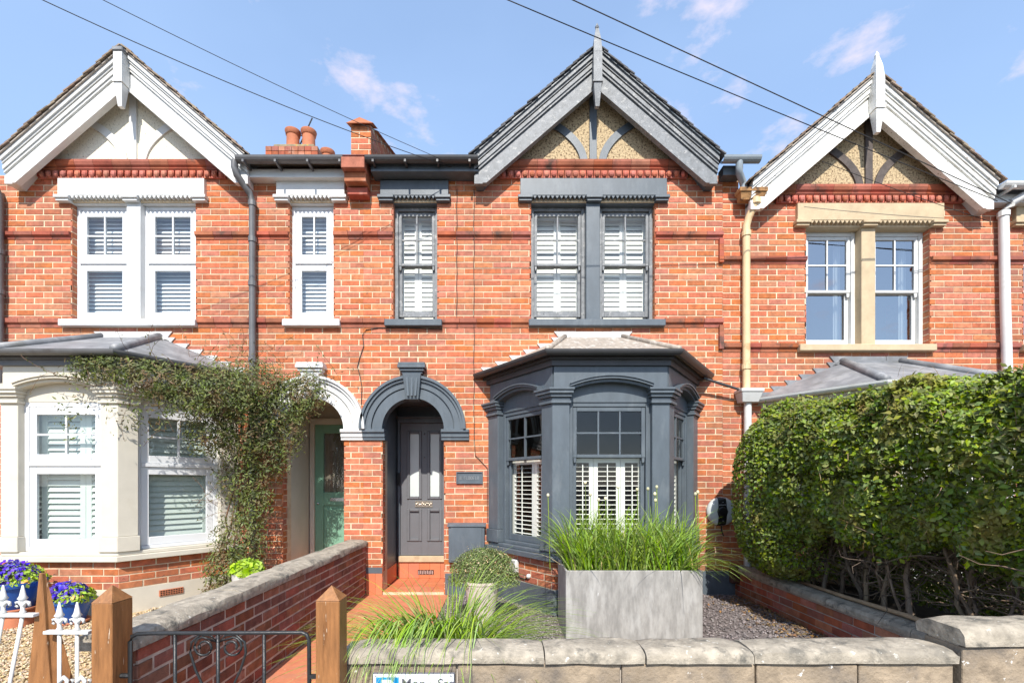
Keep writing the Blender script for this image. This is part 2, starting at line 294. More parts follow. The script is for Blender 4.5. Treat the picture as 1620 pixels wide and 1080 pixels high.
def lay_bricks(parent, o, d, length, z0, z1, m, blocked=None, maxn=300, course=0.0750, proud=0.004, brick_l=0.225, joint=0.010, score=None, stuff_name='brickwork', start=0):
    """bricks on the vertical plane through o (x,y) running along unit d (x,y); outward side is to the right of d turned -90 deg"""
    dx, dy = d; nx, ny = dy, -dx; ang = math.atan2(dy, dx); pieces = []
    k = 0; z = z0
    while z + course * 0.6 < z1:
        h = min(course, z1 - z) - joint; u = -((k + start) % 2) * (brick_l + joint) / 2 - random.random() * 0.02
        bl = blocked(z, z + course) if blocked else []
        while u < length:
            segs = [(max(0.0, u), min(length, u + brick_l))]
            for (a, b) in bl:
                nsegs = []
                for (p, q) in segs:
                    if b <= p or a >= q: nsegs.append((p, q))
                    else:
                        if a > p: nsegs.append((p, a + 0.003))
                        if b < q: nsegs.append((b - 0.003, q))
                segs = nsegs
            for (p, q) in segs:
                if q - p > 0.014: pieces.append(((p + q) / 2, q - p, z + joint / 2 + h / 2, h))
            u += brick_l + joint
        z += course; k += 1
    def sc(p):
        X = o[0] + dx * p[0]; Y = o[1] + dy * p[0]
        return score(X, Y, p[2], p[1]) if score else -math.hypot(X, Y + D)
    pieces.sort(key=sc, reverse=True)
    rest = MB()
    for i, (uc, L, zc, h) in enumerate(pieces):
        pr = proud + random.uniform(-0.0015, 0.002)
        X = o[0] + dx * uc + nx * pr; Y = o[1] + dy * uc + ny * pr
        if i < maxn:
            b = link('brick', brick_mesh(L, h, 0.02, m), parent, (X, Y, zc + random.uniform(-0.001, 0.001)), ang)
            b.rotation_euler.y = random.gauss(0, 0.0025)
        else:
            rest.M = Matrix.Translation((X, Y, zc)) @ Matrix.Rotation(ang, 4, 'Z')
            me = brick_mesh(L, h, 0.02, m)
            rest.add([tuple(v.co) for v in me.vertices], [tuple(p.vertices) for p in me.polygons])
    rest.M = None
    if rest.v:
        ob = link(stuff_name, mesh_of(stuff_name, rest, m, recalc=False), parent, ORG[parent.name]); ob['kind'] = 'stuff'
        ob.data.transform(Matrix.Translation(-ORG[parent.name]))
    return len(pieces)

def wall_cells(mb, x0, x1, z0, z1, y0, y1, rects, discs=()):
    """a slab with rectangular (and stepped round) openings, built of cells"""
    xs = {x0, x1}; zs = {z0, z1}
    for (a, b, c, d) in rects: xs |= {a, b}; zs |= {c, d}
    for (cx, cz, r) in discs:
        for i in range(13):
            t = math.pi * i / 12; xs.add(cx + r * math.cos(t)); zs.add(cz + r * math.sin(t))
    xs = sorted(x for x in xs if x0 - 1e-6 <= x <= x1 + 1e-6); zs = sorted(z for z in zs if z0 - 1e-6 <= z <= z1 + 1e-6)
    def ded(l):
        r = [l[0]]
        for a in l[1:]:
            if a - r[-1] > 1e-4: r.append(a)
        return r
    xs, zs = ded(xs), ded(zs)
    def solid(x, z):
        for (a, b, c, d) in rects:
            if a < x < b and c < z < d: return False
        for (cx, cz, r) in discs:
            if z >= cz and math.hypot(x - cx, z - cz) < r: return False
        return True
    nx_, nz_ = len(xs) - 1, len(zs) - 1
    g = [[solid((xs[i] + xs[i + 1]) / 2, (zs[j] + zs[j + 1]) / 2) for j in range(nz_)] for i in range(nx_)]
    idx = {}
    vs = []; fs = []
    def V(i, j, k):
        if (i, j, k) not in idx: idx[(i, j, k)] = len(vs); vs.append((xs[i], (y0, y1)[k], zs[j]))
        return idx[(i, j, k)]
    for i in range(nx_):
        for j in range(nz_):
            if not g[i][j]: continue
            fs.append((V(i, j, 0), V(i + 1, j, 0), V(i + 1, j + 1, 0), V(i, j + 1, 0)))
            fs.append((V(i, j, 1), V(i, j + 1, 1), V(i + 1, j + 1, 1), V(i + 1, j, 1)))
            if i == 0 or not g[i - 1][j]: fs.append((V(i, j, 0), V(i, j + 1, 0), V(i, j + 1, 1), V(i, j, 1)))
            if i == nx_ - 1 or not g[i + 1][j]: fs.append((V(i + 1, j, 0), V(i + 1, j, 1), V(i + 1, j + 1, 1), V(i + 1, j + 1, 0)))
            if j == 0 or not g[i][j - 1]: fs.append((V(i, j, 0), V(i, j, 1), V(i + 1, j, 1), V(i + 1, j, 0)))
            if j == nz_ - 1 or not g[i][j + 1]: fs.append((V(i, j + 1, 0), V(i + 1, j + 1, 0), V(i + 1, j + 1, 1), V(i, j + 1, 1)))
    mb.add(vs, fs)

SLATC = {}
def slat(parent, M, ang, xc, y, zc, L, wd, tilt, m):
    key = (round(L, 2), wd, tilt, m.name)
    if key not in SLATC:
        c, s = math.cos(R(tilt)), math.sin(R(tilt)); mb = MB(); h = wd / 2; t = 0.004
        # front edge low: the slat's upper face looks to the street
        pr = [(-h * c, -h * s), (0, t), (h * c, h * s), (0, -t)]
        n = 4; mb.add([(-key[0] / 2, a, b) for a, b in pr] + [(key[0] / 2, a, b) for a, b in pr],
                      [(0, 1, 2, 3), (7, 6, 5, 4)] + [(i, i + 4, (i + 1) % 4 + 4, (i + 1) % 4) for i in range(4)])
        SLATC[key] = mesh_of('slat', mb, m)
    return link('slat', SLATC[key], parent, M @ Vector((xc, y, zc)), ang)

def shutter(parent, M, ang, x0, x1, z0, z1, y, m, stile=0.045, pitch=0.062, wd=0.062, tilt=30, rod=False):
    mb = MB(M); mb.box(x0, x0 + stile, y, y + 0.028, z0, z1); mb.box(x1 - stile, x1, y, y + 0.028, z0, z1)
    mb.box(x0 + stile, x1 - stile, y, y + 0.028, z0, z0 + stile * 1.3); mb.box(x0 + stile, x1 - stile, y, y + 0.028, z1 - stile * 1.1, z1)
    if rod: mb.box((x0 + x1) / 2 - 0.005, (x0 + x1) / 2 + 0.005, y - 0.022, y - 0.012, z0 + stile * 1.5, z1 - stile * 1.5)
    part('shutter', mb, m, parent)
    z = z0 + stile * 1.3 + pitch * 0.55
    while z < z1 - stile * 1.1 - pitch * 0.3:
        slat(parent, M, ang, (x0 + x1) / 2, y + 0.014, z, x1 - x0 - 2 * stile, wd, tilt, m); z += pitch

def window(parent, M, ang, x0, x1, z0, z1, zm, fw, fm, gm, top=(2, 2), bot=(1, 1), st=0.04, y=0.10, gap=0.0, horns=False, same_plane=False, bars=None, bar_w=0.018, label=None):
    mb = MB(M)
    mb.box(x0, x0 + fw, y, y + 0.09, z0, z1); mb.box(x1 - fw, x1, y, y + 0.09, z0, z1)
    mb.box(x0 + fw, x1 - fw, y + 0.002, y + 0.09, z1 - fw, z1); mb.box(x0 + fw, x1 - fw, y - 0.012, y + 0.09, z0, z0 + 0.035)
    if same_plane: mb.box(x0 + fw, x1 - fw, y - 0.012, y + 0.08, zm - 0.012, zm + 0.03)
    w = part('window', mb, fm, parent, bevel=0.004)
    a0, a1 = x0 + fw + 0.002, x1 - fw - 0.002
    def sash(b0, b1, yy, nx, ny, rail_b, rail_t):
        s = MB(M); s.box(a0, a0 + st, yy, yy + 0.035, b0, b1); s.box(a1 - st, a1, yy, yy + 0.035, b0, b1)
        s.box(a0 + st, a1 - st, yy, yy + 0.035, b0, b0 + rail_b); s.box(a0 + st, a1 - st, yy, yy + 0.035, b1 - rail_t, b1)
        if horns and yy < y + 0.04:
            for xx in (a0 + 0.004, a1 - st + 0.004): s.prism([(xx, b0), (xx + st - 0.008, b0), (xx + st - 0.012, b0 - 0.05), (xx + 0.006, b0 - 0.06)], yy + 0.004, yy + 0.03)
        part('sash', s, fm, w, bevel=0.004)
        g0, g1, h0, h1 = a0 + st, a1 - st, b0 + rail_b, b1 - rail_t
        for i in range(1, nx):
            xx = g0 + (g1 - g0) * i / nx; part('glazing_bar', MB(M).box(xx - bar_w / 2, xx + bar_w / 2, yy + 0.003, yy + 0.03, h0, h1), fm, w)
        for j in range(1, ny):
            zz = h0 + (h1 - h0) * j / ny; part('glazing_bar', MB(M).box(g0, g1, yy + 0.005, yy + 0.028, zz - bar_w / 2, zz + bar_w / 2), fm, w)
        for i in range(nx):
            for j in range(ny):
                p0, p1 = g0 + (g1 - g0) * i / nx, g0 + (g1 - g0) * (i + 1) / nx; q0, q1 = h0 + (h1 - h0) * j / ny, h0 + (h1 - h0) * (j + 1) / ny
                part('pane', MB(M).add([(p0, yy + 0.018, q0), (p1, yy + 0.018, q0), (p1, yy + 0.018, q1), (p0, yy + 0.018, q1)], [(0, 1, 2, 3)]), gm, w)
    if same_plane:
        sash(zm + 0.032, z1 - fw - 0.002, y + 0.005, *top, st * 1.1, st * 1.1); sash(z0 + 0.037, zm - 0.014, y + 0.005, *bot, st * 1.2, st * 1.1)
    else:
        sash(zm, z1 - fw - 0.002 - gap * 0.3, y + 0.012, *top, 0.035, 0.045); sash(z0 + 0.037 + gap, zm + 0.03, y + 0.05, *bot, 0.075, 0.035)
    return w

# ------------------------------------------------------------------ ground
def sheet(name, x0, x1, y0, y1, z, m, kind='structure'):
    o = part(name, MB().box(x0, x1, y0, y1, z - 0.08, z), m); o['kind'] = kind; return o
part('ground', MB().box(-300, 300, -300, 300, -0.6, -0.30), ASPH)['kind'] = 'structure'
sheet('road', -60, 60, -13, -6.2, -0.22, ASPH)
pv = part('pavement', MB().box(-60, 60, -6.05, -4.0, -0.28, -0.12), PAVE); pv['kind'] = 'structure'
kb = MB()
for i in range(30): kb.box(-13.5 + i * 0.9, -13.5 + i * 0.9 + 0.89, -6.2, -6.06, -0.28, -0.11)
part('kerb', kb, PAVE)['kind'] = 'structure'
part('garden_ground', MB().box(-12, 12, -4.0, 8.0, -0.26, -0.012), SOIL)['kind'] = 'structure'
part('garden_path', MB().box(-1.74, -0.70, -3.98, -0.012, -0.2, 0.0), PATHM)['kind'] = 'structure'
part('gravel_bed', MB().box(-9, -1.98, -3.8, -0.02, -0.1, 0.012), PEBBLE)['kind'] = 'structure'
part('slate_bed', MB().box(-0.69, 2.92, -3.55, -0.02, -0.1, 0.004), SLATECHIP)['kind'] = 'structure'

def blobs(name, label, m, n, x0, x1, y0, y1, z, size, flat, skip=None):
    P = rng.uniform((x0, y0), (x1, y1), (n, 2))
    if skip is not None: P = P[~skip(P)]
    n = len(P); base = np.array([(1, 0, 0), (0, 1, 0), (-1, 0, 0), (0, -1, 0), (0, 0, 1), (0, 0, -1)], float)
    sz = rng.uniform(0.55, 1.25, (n, 1, 3)) * size * np.array([1, 0.75, flat]); V = base[None] * sz + rng.normal(0, size * 0.12, (n, 6, 3))
    th = rng.uniform(0, 6.28, n); tl = rng.normal(0, 0.25, n)
    c, s = np.cos(th)[:, None], np.sin(th)[:, None]
    x = V[:, :, 0] * c - V[:, :, 1] * s; y = V[:, :, 0] * s + V[:, :, 1] * c; zz = V[:, :, 2] + x * np.tan(tl)[:, None] * 0.6
    V = np.stack([x + P[:, None, 0], y + P[:, None, 1], zz + z + rng.uniform(0, size * flat * 0.8, (n, 1))], -1).reshape(-1, 3)
    F = np.array([(0, 1, 4), (1, 2, 4), (2, 3, 4), (3, 0, 4), (1, 0, 5), (2, 1, 5), (3, 2, 5), (0, 3, 5)])
    F = (F[None] + 6 * np.arange(n)[:, None, None]).reshape(-1, 3)
    return fast_mesh(name, V, F, m, kind='stuff')
def fast_mesh(name, V, F, m, parent=None, kind=None, smooth=False):
    me = bpy.data.meshes.new(name); nv, nf, k = len(V), len(F), F.shape[1]
    o = Vector(V.min(0) + V.max(0)) / 2
    if parent is None: o.z = V[:, 2].min()
    me.vertices.add(nv); me.vertices.foreach_set('co', (V - np.array(o)).astype(np.float32).ravel())
    me.loops.add(nf * k); me.loops.foreach_set('vertex_index', F.astype(np.int32).ravel())
    me.polygons.add(nf); me.polygons.foreach_set('loop_start', np.arange(0, nf * k, k, dtype=np.int32))
    me.update(calc_edges=True); me.materials.append(m)
    if smooth: me.polygons.foreach_set('use_smooth', [True] * nf)
    ob = link(name, me, parent, o)
    if kind: ob['kind'] = kind
    return ob

# ------------------------------------------------------------------ houses
U_BIG = 0.785; Z_SILL = 3.464; Z_WTOP = 4.944
BAYW, BAYF, BAYP = 1.29, 0.60, 0.98
ARC_U, ARC_R, ARC_RO, ARC_Z = -2.272, 0.39, 0.665, 2.088
def seg_clip(poly, zmin):
    res = []
    for i in range(len(poly)):
        a, b = poly[i], poly[(i + 1) % len(poly)]
        if a[1] >= zmin: res.append(a)
        if (a[1] - zmin) * (b[1] - zmin) < 0:
            t = (zmin - a[1]) / (b[1] - a[1]); res.append((a[0] + t * (b[0] - a[0]), zmin))
    return res

def build_house(c):
    Xg, m, dz = c['xg'], c['m'], c['dz']
    U = lambda u: Xg + m * u
    up, uo = -2.904, c['uo']; xa, xb = sorted((U(up), U(uo)))
    H = thing('terraced_house', c['label'], 'house', ((xa + xb) / 2, 0.0, 0.0), 'red brick terraced houses in the row')
    trim, frm = c['trim'], c['frame']
    def bx(mb, u0, u1, y0, y1, z0, z1): return mb.box(U(u0), U(u1), y0, y1, z0 + dz, z1 + dz)
    # --- wall slab
    rects = [(U(-U_BIG), U(U_BIG), Z_SILL + dz, 4.96 + dz), (U(-2.528), U(-1.968), Z_SILL + dz, 4.96 + dz),
             (U(-1.12), U(1.12), 0.5 + dz, 2.55 + dz), (U(ARC_U - ARC_R), U(ARC_U + ARC_R), -0.3, ARC_Z + dz)]
    rects = [(min(a, b), max(a, b), p, q) for (a, b, p, q) in rects]
    wm = MB(); wall_cells(wm, xa, xb, -0.25, 5.30 + dz, 0.0, 0.24, rects, [(U(ARC_U), ARC_Z + dz, 0.5)])
    wall = part('wall', wm, MORTAR, H)
    # --- bricks
    def blocked(z, zt):
        zc = (z + zt) / 2 - dz; bl = []
        def add(u0, u1):
            p, q = sorted((U(u0) - xa, U(u1) - xa)); bl.append((p, q))
        if Z_SILL < zc < 4.96: add(-U_BIG, U_BIG); add(-2.528, -1.968)
        if 3.376 < zc < 3.464: add(-0.815, 0.9); add(-2.624, -1.904)
        if 4.944 < zc < 5.24: add(-0.92, 0.92); add(-2.68, -1.824)
        if 5.24 < zc < 5.46: add(-1.18, 1.18)
        if zc < 2.62: add(-BAYW - 0.0, BAYW + 0.0)
        if zc < ARC_Z: add(ARC_U - ARC_R, ARC_U + ARC_R)
        if 1.945 < zc < ARC_Z: add(up, ARC_U - ARC_R + 0.02); add(ARC_U + ARC_R - 0.02, -1.56)
        if zc >= ARC_Z and zc < ARC_Z + ARC_RO:
            w = math.sqrt(max(0, ARC_RO ** 2 - (zc - ARC_Z) ** 2)); add(ARC_U - w, ARC_U + w)
        for (a, b, p, q) in c.get('extra_block', []):
            if p < zc < q: add(a, b)
        return bl
    def score(X, Y, Z, L):
        s = -math.hypot(X, D); px, py = 797 + X * K, 765 - (Z - CZ) * K
        if not (8 < px < 1612): s -= 100
        for (a, b, p, q) in ((1130, 1620, 590, 1100), (230, 520, 560, 960), (0, 380, 560, 1080), (230, 590, 850, 1100), (690, 1140, 820, 1100)):
            if a < px < b and p < py < q: s -= 50
        return s - (0 if L > 0.15 else 3)
    lay_bricks(wall, (xa, 0.0), (1, 0), xb - xa, (dz % 0.075) - 0.075, 5.30 + dz, c.get('brick', BRICK), blocked, maxn=225, score=score)
    for (w0, w1) in ((-U_BIG, U_BIG), (-2.528, -1.968)):
        a, b = sorted((U(w0), U(w1)))
        lay_bricks(wall, (a, 0.0), (0, 1), 0.10, Z_SILL + dz, 4.944 + dz, BRICK, None, maxn=0, proud=0.003, stuff_name='reveal_brickwork')
        lay_bricks(wall, (b, 0.10), (0, -1), 0.10, Z_SILL + dz, 4.944 + dz, BRICK, None, maxn=0, proud=0.003, stuff_name='reveal_brickwork')
    # --- lintels with saw-tooth edge, sills, mullion
    def lintel(u0, u1, wins, top=5.232):
        mb = MB(); bx(mb, u0, u1, -0.055, 0.10, 5.016, top)
        for (w0, w1) in [(u0 - 0.03, wins[0][0] + 0.02)] + [(wins[i][1] - 0.02, wins[i + 1][0] + 0.02) for i in range(len(wins) - 1)] + [(wins[-1][1] - 0.02, u1 + 0.03)]:
            bx(mb, w0, w1, -0.085, 0.08, 4.975, 5.014); bx(mb, w0 + 0.012, w1 - 0.012, -0.065, 0.08, 4.944, 4.973)
        for (w0, w1) in wins:
            n = max(6, int((w1 - w0) / 0.056)); st = (w1 - w0 - 0.04) / n
            for i in range(n):
                a = w0 + 0.02 + i * st
                mb.prism([(U(a), 5.014 + dz), (U(a + st), 5.014 + dz), (U(a + st / 2), 4.974 + dz)], -0.053, 0.02)
            bx(mb, w0, w1, 0.02, 0.16, 4.945, 5.014)
        part('lintel', mb, trim, H, bevel=0.004)
    big = [(-U_BIG, -0.075), (0.09, U_BIG)]
    lintel(-0.92, 0.92, big)
    lintel(-2.68, -1.824, [(-2.528, -1.968)], 5.205)
    mb = MB(); bx(mb, -0.088, 0.088, -0.012, 0.2, Z_SILL, 4.944); part('mullion', mb, c.get('mull', trim), H, bevel=0.006)
    for (s0, s1) in ((-0.815, 0.9), (-2.624, -1.904)):
        mb = MB(); bx(mb, s0, s1, -0.075, 0.2, 3.376, 3.462); part('sill', mb, c.get('sill', trim), H, bevel=0.008)
    # --- upper windows
    for (w0, w1) in [(-U_BIG, -0.088), (0.088, U_BIG), (-2.528, -1.968)]:
        a, b = sorted((U(w0), U(w1))); M = Matrix.Translation((0, 0, dz)); small = w0 < -2
        if c['style'] == 'dark_sash':
            w = window(H, M, 0, a, b, Z_SILL, 4.945, 4.20, 0.045, frm, G_C, (2, 2), (1, 1), 0.04, 0.09, gap=0.055, horns=True)
            xm = (a + b) / 2 + random.uniform(-0.01, 0.01)
            for (p, q) in ((a + 0.05, xm - 0.002), (xm + 0.002, b - 0.05)):
                shutter(w, M, 0, p, q, Z_SILL + 0.03, 4.90, 0.235, SHUT, 0.042, 0.062, 0.068, 72)
        elif c['style'] == 'upvc':
            w = window(H, M, 0, a, b, Z_SILL, 4.945, 4.22, 0.045, frm, G_L, (2, 2), (1, 1), 0.075, 0.07, same_plane=True, bar_w=0.018)
            z = Z_SILL + 0.08
            while z < 4.88: slat(w, M, 0, (a + b) / 2, 0.20, z, b - a - 0.06, 0.054, 62, BLIND); z += 0.052
        else:
            w = window(H, M, 0, a, b, Z_SILL, 4.945, 4.17, 0.05, frm, G_R, (2, 2), (1, 1), 0.05, 0.10, horns=True)
            q = MB(M); vs = []; fs = []
            for i in range(15):
                x = b - 0.05 - i * 0.006; yy = 0.30 + 0.02 * math.sin(i * 1.5); vs += [(x, yy, Z_SILL + 0.06), (x, yy, 4.9)]
            q.add(vs, [(2 * i, 2 * i + 1, 2 * i + 3, 2 * i + 2) for i in range(14)]); part('curtain', q, SHUT, w)
    # --- interior rooms
    mb = MB()
    def room(u0, u1, y0, y1, z0, z1):
        x0, x1 = sorted((U(u0), U(u1))); z0 += dz; z1 += dz
        mb.add([(x0, y0, z0), (x1, y0, z0), (x1, y1, z0), (x0, y1, z0), (x0, y0, z1), (x1, y0, z1), (x1, y1, z1), (x0, y1, z1)],
               [(0, 1, 2, 3), (4, 7, 6, 5), (3, 2, 6, 7), (0, 3, 7, 4), (1, 5, 6, 2)])
    room(-2.85, uo - 0.08, 0.245, 3.2, 2.95, 5.15); room(-1.60, uo - 0.08, 0.245, 3.2, 0.25, 2.80)
    part('room', mb, ROOM, H)
    # --- string courses of moulded brick
    def string(z0, z1, spans):
        for (s0, s1) in spans:
            n = max(1, round((s1 - s0) / 0.235)); st = (s1 - s0) / n
            for i in range(n):
                mb = MB(); h = z1 - z0
                x0, x1 = sorted((U(s0 + i * st + 0.002), U(s0 + (i + 1) * st - 0.002)))
                pr = [(0.03, z0 + dz), (-0.012, z0 + dz), (-0.016, z0 + dz + h * 0.35), (-0.042, z0 + dz + h * 0.5), (-0.046, z0 + dz + h * 0.95), (-0.034, z1 + dz), (0.03, z1 + dz)]
                n_ = len(pr); mb.add([(x0, a, b) for a, b in pr] + [(x1, a, b) for a, b in pr],
                                     [tuple(range(n_)), tuple(range(2 * n_ - 1, n_ - 1, -1))] + [(k, (k + 1) % n_, (k + 1) % n_ + n_, k + n_) for k in range(n_)])
                part('moulded_brick', mb, MOULD, H)
    string(4.486, 4.576, [(up, -2.53), (-1.966, -U_BIG - 0.002), (U_BIG + 0.002, uo)])
    string(3.376, 3.486, [(up, -2.626), (-1.902, -0.817), (0.902, uo)])
    if c.get('step'):
        for zt in (4.576, 3.486):
            for i in range(4):
                z = zt - 0.09 - i * 0.075
                part('moulded_brick', MB().box(U(uo - 0.055), U(uo), -0.045, 0.0, z - 0.073, z), MOULD, H)
    # --- frieze under the gable
    for i in range(10):
        w = 2.352 / 10; mb = MB(); u0 = -1.176 + i * w
        pr = [(0.03, 5.345), (-0.035, 5.345), (-0.048, 5.362), (-0.03, 5.38), (-0.052, 5.40), (-0.066, 5.435), (-0.066, 5.462), (0.03, 5.462)]
        x0, x1 = sorted((U(u0 + 0.0015), U(u0 + w - 0.0015))); n_ = len(pr)
        mb.add([(x0, a, b + dz) for a, b in pr] + [(x1, a, b + dz) for a, b in pr],
               [tuple(range(n_)), tuple(range(2 * n_ - 1, n_ - 1, -1))] + [(k, (k + 1) % n_, (k + 1) % n_ + n_, k + n_) for k in range(n_)])
        part('cornice_brick', mb, MOULD, H)
    egg = MB(); w = 2.352 / 26
    egg.box(-w / 2, w / 2, -0.035, 0.03, -0.048, 0.046); egg.ball((0, -0.040, -0.002), 0.034, 8, 6, (1, 0.85, 1.2))
    for sx in (-1, 1): egg.box(sx * w / 2 - 0.004, sx * w / 2 + 0.004, -0.052, -0.03, -0.04, 0.04)
    em = mesh_of('frieze_tile', egg, c.get('eggm', MOULD_EGG))
    for i in range(26): link('frieze_tile', em, H, (U(-1.176 + (i + 0.5) * w), 0, 5.294 + dz))
    # --- gable: roughcast panel, timbers
    AP = 6.47
    part('gable_panel', MB().prism([(U(-1.17), 5.455 + dz), (U(1.17), 5.455 + dz), (U(0), AP + dz)], 0.0, 0.2), c['rough'], H)
    mb = MB(); bx(mb, -0.046, 0.046, -0.025, 0.005, 5.462, 6.44); part('king_post', mb, c['timber'], H, bevel=0.003)
    for sgn in (-1, 1):
        cl = []
        P0, P1, P2 = Vector((0.115, 5.462)), Vector((0.14, 5.76)), Vector((0.60, 5.99))
        for i in range(13):
            t = i / 12; cl.append(P0 * (1 - t) ** 2 + P1 * 2 * t * (1 - t) + P2 * t * t)
        L, Rr = [], []
        for i, p in enumerate(cl):
            t = (cl[min(i + 1, 12)] - cl[max(i - 1, 0)]).normalized(); n = Vector((-t.y, t.x)); L.append(p + n * 0.046); Rr.append(p - n * 0.046)
        mb = MB(); vs = []; fs = []
        for y in (-0.022, 0.005):
            for q in (L, Rr): vs += [(U(sgn * p.x), y, max(5.462, p.y) + dz) for p in q]
        for i in range(12):
            fs += [(i, i + 1, 13 + i + 1, 13 + i), (i, i + 26, i + 27, i + 1), (13 + i, 14 + i, 40 + i, 39 + i)]
        mb.add(vs, fs); part('brace', mb, c['timber'], H)
    # --- barge boards
    SL = 0.863; A0 = 6.69; bs = c.get('bs', 0.0); UB = lambda u: U(u) + bs
    def strip(sgn, v0, v1, y0, y1, m_, name, ue=1.495, zmin=5.088, ap=0.0):
        poly = [(ap, A0 - v0), (ue, A0 - v0 - SL * ue), (ue, A0 - v1 - SL * ue), (ap, A0 - v1)]
        poly = seg_clip(poly, zmin)
        return MB().prism([(UB(sgn * a), b + dz) for a, b in poly], y0, y1)
    for sgn in (-1, 1):
        mb = MB()
        for (v0, v1, pr) in ((0.0, 0.055, 0.075), (0.055, 0.085, 0.055), (0.085, 0.10, 0.02), (0.10, 0.15, 0.045), (0.15, 0.185, 0.03), (0.185, 0.215, 0.005), (0.215, 0.40, 0.02), (0.40, 0.44, 0.04)):
            s = strip(sgn, v0 + 0.001, v1, -0.15 - pr, -0.115, c['barge'], '')
            mb.add(s.v, s.f)
        part('barge_board', mb, c['barge'], H)
        s = strip(sgn, 0.20, 0.23, -0.114, -0.002, c['soffit'], '', ue=1.48); part('soffit', s, c['soffit'], H)
        # return block at the foot
        mb = MB(); mb.prism([(UB(sgn * 1.22), 5.30 + dz), (UB(sgn * 1.48), 5.30 + dz), (UB(sgn * 1.48), 5.095 + dz), (UB(sgn * 1.39), 5.095 + dz)], -0.113, -0.003)
        part('eaves_box', mb, c['soffit'], H)
    # finial
    mb = MB(); hw = 0.052; y0, y1 = -0.30, -0.18
    if c['spike']:
        st = c['spike']
        mb.add([(UB(0) - hw, y0, 6.60 + dz), (UB(0) + hw, y0, 6.60 + dz), (UB(0) + hw, y1, 6.60 + dz), (UB(0) - hw, y1, 6.60 + dz),
                (UB(0) - 0.042, y0 + 0.02, 6.77 + dz), (UB(0) + 0.042, y0 + 0.02, 6.77 + dz), (UB(0) + 0.042, y1 - 0.02, 6.77 + dz), (UB(0) - 0.042, y1 - 0.02, 6.77 + dz),
                (UB(0) - 0.012, -0.25, st + dz), (UB(0) + 0.012, -0.25, st + dz), (UB(0) + 0.012, -0.23, st + dz), (UB(0) - 0.012, -0.23, st + dz)],
               [(0, 1, 5, 4), (1, 2, 6, 5), (2, 3, 7, 6), (3, 0, 4, 7), (4, 5, 9, 8), (5, 6, 10, 9), (6, 7, 11, 10), (7, 4, 8, 11), (8, 9, 10, 11), (3, 2, 1, 0)])
        mb.lathe([(0.022, 0), (0.026, 0.02), (0.012, 0.05), (0.004, 0.07)], (UB(0), -0.24, st + dz - 0.03), 8)
    mb.box(UB(0) - hw, UB(0) + hw, y0, y1, 6.254 + dz, 6.598 + dz); mb.box(UB(0) - hw - 0.008, UB(0) + hw + 0.008, y0 - 0.008, y1, 6.234 + dz, 6.252 + dz)
    t = hw - 0.004; mb.add([(UB(0) - t, y0 + .004, 6.232 + dz), (UB(0) + t, y0 + .004, 6.232 + dz), (UB(0) + t, y1 - .004, 6.232 + dz), (UB(0) - t, y1 - .004, 6.232 + dz),
                            (UB(0) - 0.024, -0.265, 5.965 + dz), (UB(0) + 0.024, -0.265, 5.965 + dz), (UB(0) + 0.024, -0.215, 5.965 + dz), (UB(0) - 0.024, -0.215, 5.965 + dz)],
                           [(0, 1, 2, 3), (4, 7, 6, 5), (0, 4, 5, 1), (1, 5, 6, 2), (2, 6, 7, 3), (3, 7, 4, 0)])
    fin = part('finial', mb, c['finial'], H)
    if not c['spike']:
        part('lead_cap', MB().box(UB(0) - 0.064, UB(0) + 0.064, y0 - 0.015, y1 + 0.1, 6.60 + dz, 6.655 + dz), LEAD, H, bevel=0.01)
    # --- gable roof tiles : verge tiles one by one, the rest joined
    cs, sn = 1 / math.hypot(1, SL), SL / math.hypot(1, SL); run = 1.495 / cs; g = 0.105; nrow = int(run / g) + 1
    tl = MB().box(-0.002, 0.155, -0.0825, 0.08, 0.0, 0.014)
    restm = MB(); tm = c['tile']
    tmesh = {}
    for sgn in (-1, 1):
        vb = MB(); 
        for r in range(nrow):
            d = r * g                                             # distance down the slope of the tile head
            for k in range(0, 15):
                y = -0.265 + 0.0835 + k * 0.1665
                Mx = Matrix(((m * sgn * cs, 0, m * sgn * sn, UB(sgn * d * cs)), (0, 1, 0, y), (-sn, 0, cs, A0 + 0.022 - d * sn + dz), (0, 0, 0, 1))) @ Matrix.Rotation(-0.10 if True else 0, 4, 'Y')
                Mx = Mx @ Matrix.Translation((0, random.uniform(-0.008, 0.008) if k == 0 else 0, random.uniform(-0.003, 0.005)))
                if k == 0:
                    q = MB(Mx); q.add(tl.v, tl.f); part('roof_tile', q, tm, H)
                else:
                    restm.M = Mx; restm.add(tl.v, tl.f)
        q = strip(sgn, -0.018, -0.002, -0.245, 2.3, None, ''); part('verge_bed', q, c.get('verge', MORTAR_G), H)
    restm.M = None; o = part('roof_tiling', restm, tm, H); o['kind'] = 'stuff'
    mb = MB()
    for k in range(9): mb.tube([(UB(0), -0.12 + k * 0.3, 6.655 + dz), (UB(0), -0.12 + k * 0.3 + 0.295, 6.655 + dz)], 0.07, 10)
    part('ridge_tile', mb, TERRA, H)
    # --- main roof
    x0, x1 = xa, xb; rz0 = 5.34 + dz; tp = math.tan(R(25)); rf = MB(); y = -0.18
    while y < 4.2:
        za, zb = rz0 + (y + 0.18) * tp, rz0 + (y + 0.18 + 0.2) * tp
        r0, r1 = sorted((U(up), U(-1.50))) if y < 0.25 else (x0, x1)
        rf.add([(r0, y, za + 0.03), (r1, y, za + 0.03), (r1, y + 0.2, zb + 0.005), (r0, y + 0.2, zb + 0.005), (r0, y, za), (r1, y, za), (r1, y + 0.2, zb - 0.03), (r0, y + 0.2, zb - 0.03)],
               [(0, 1, 2, 3), (0, 4, 5, 1), (4, 7, 6, 5), (0, 3, 7, 4), (1, 5, 6, 2), (3, 2, 6, 7)]); y += 0.2
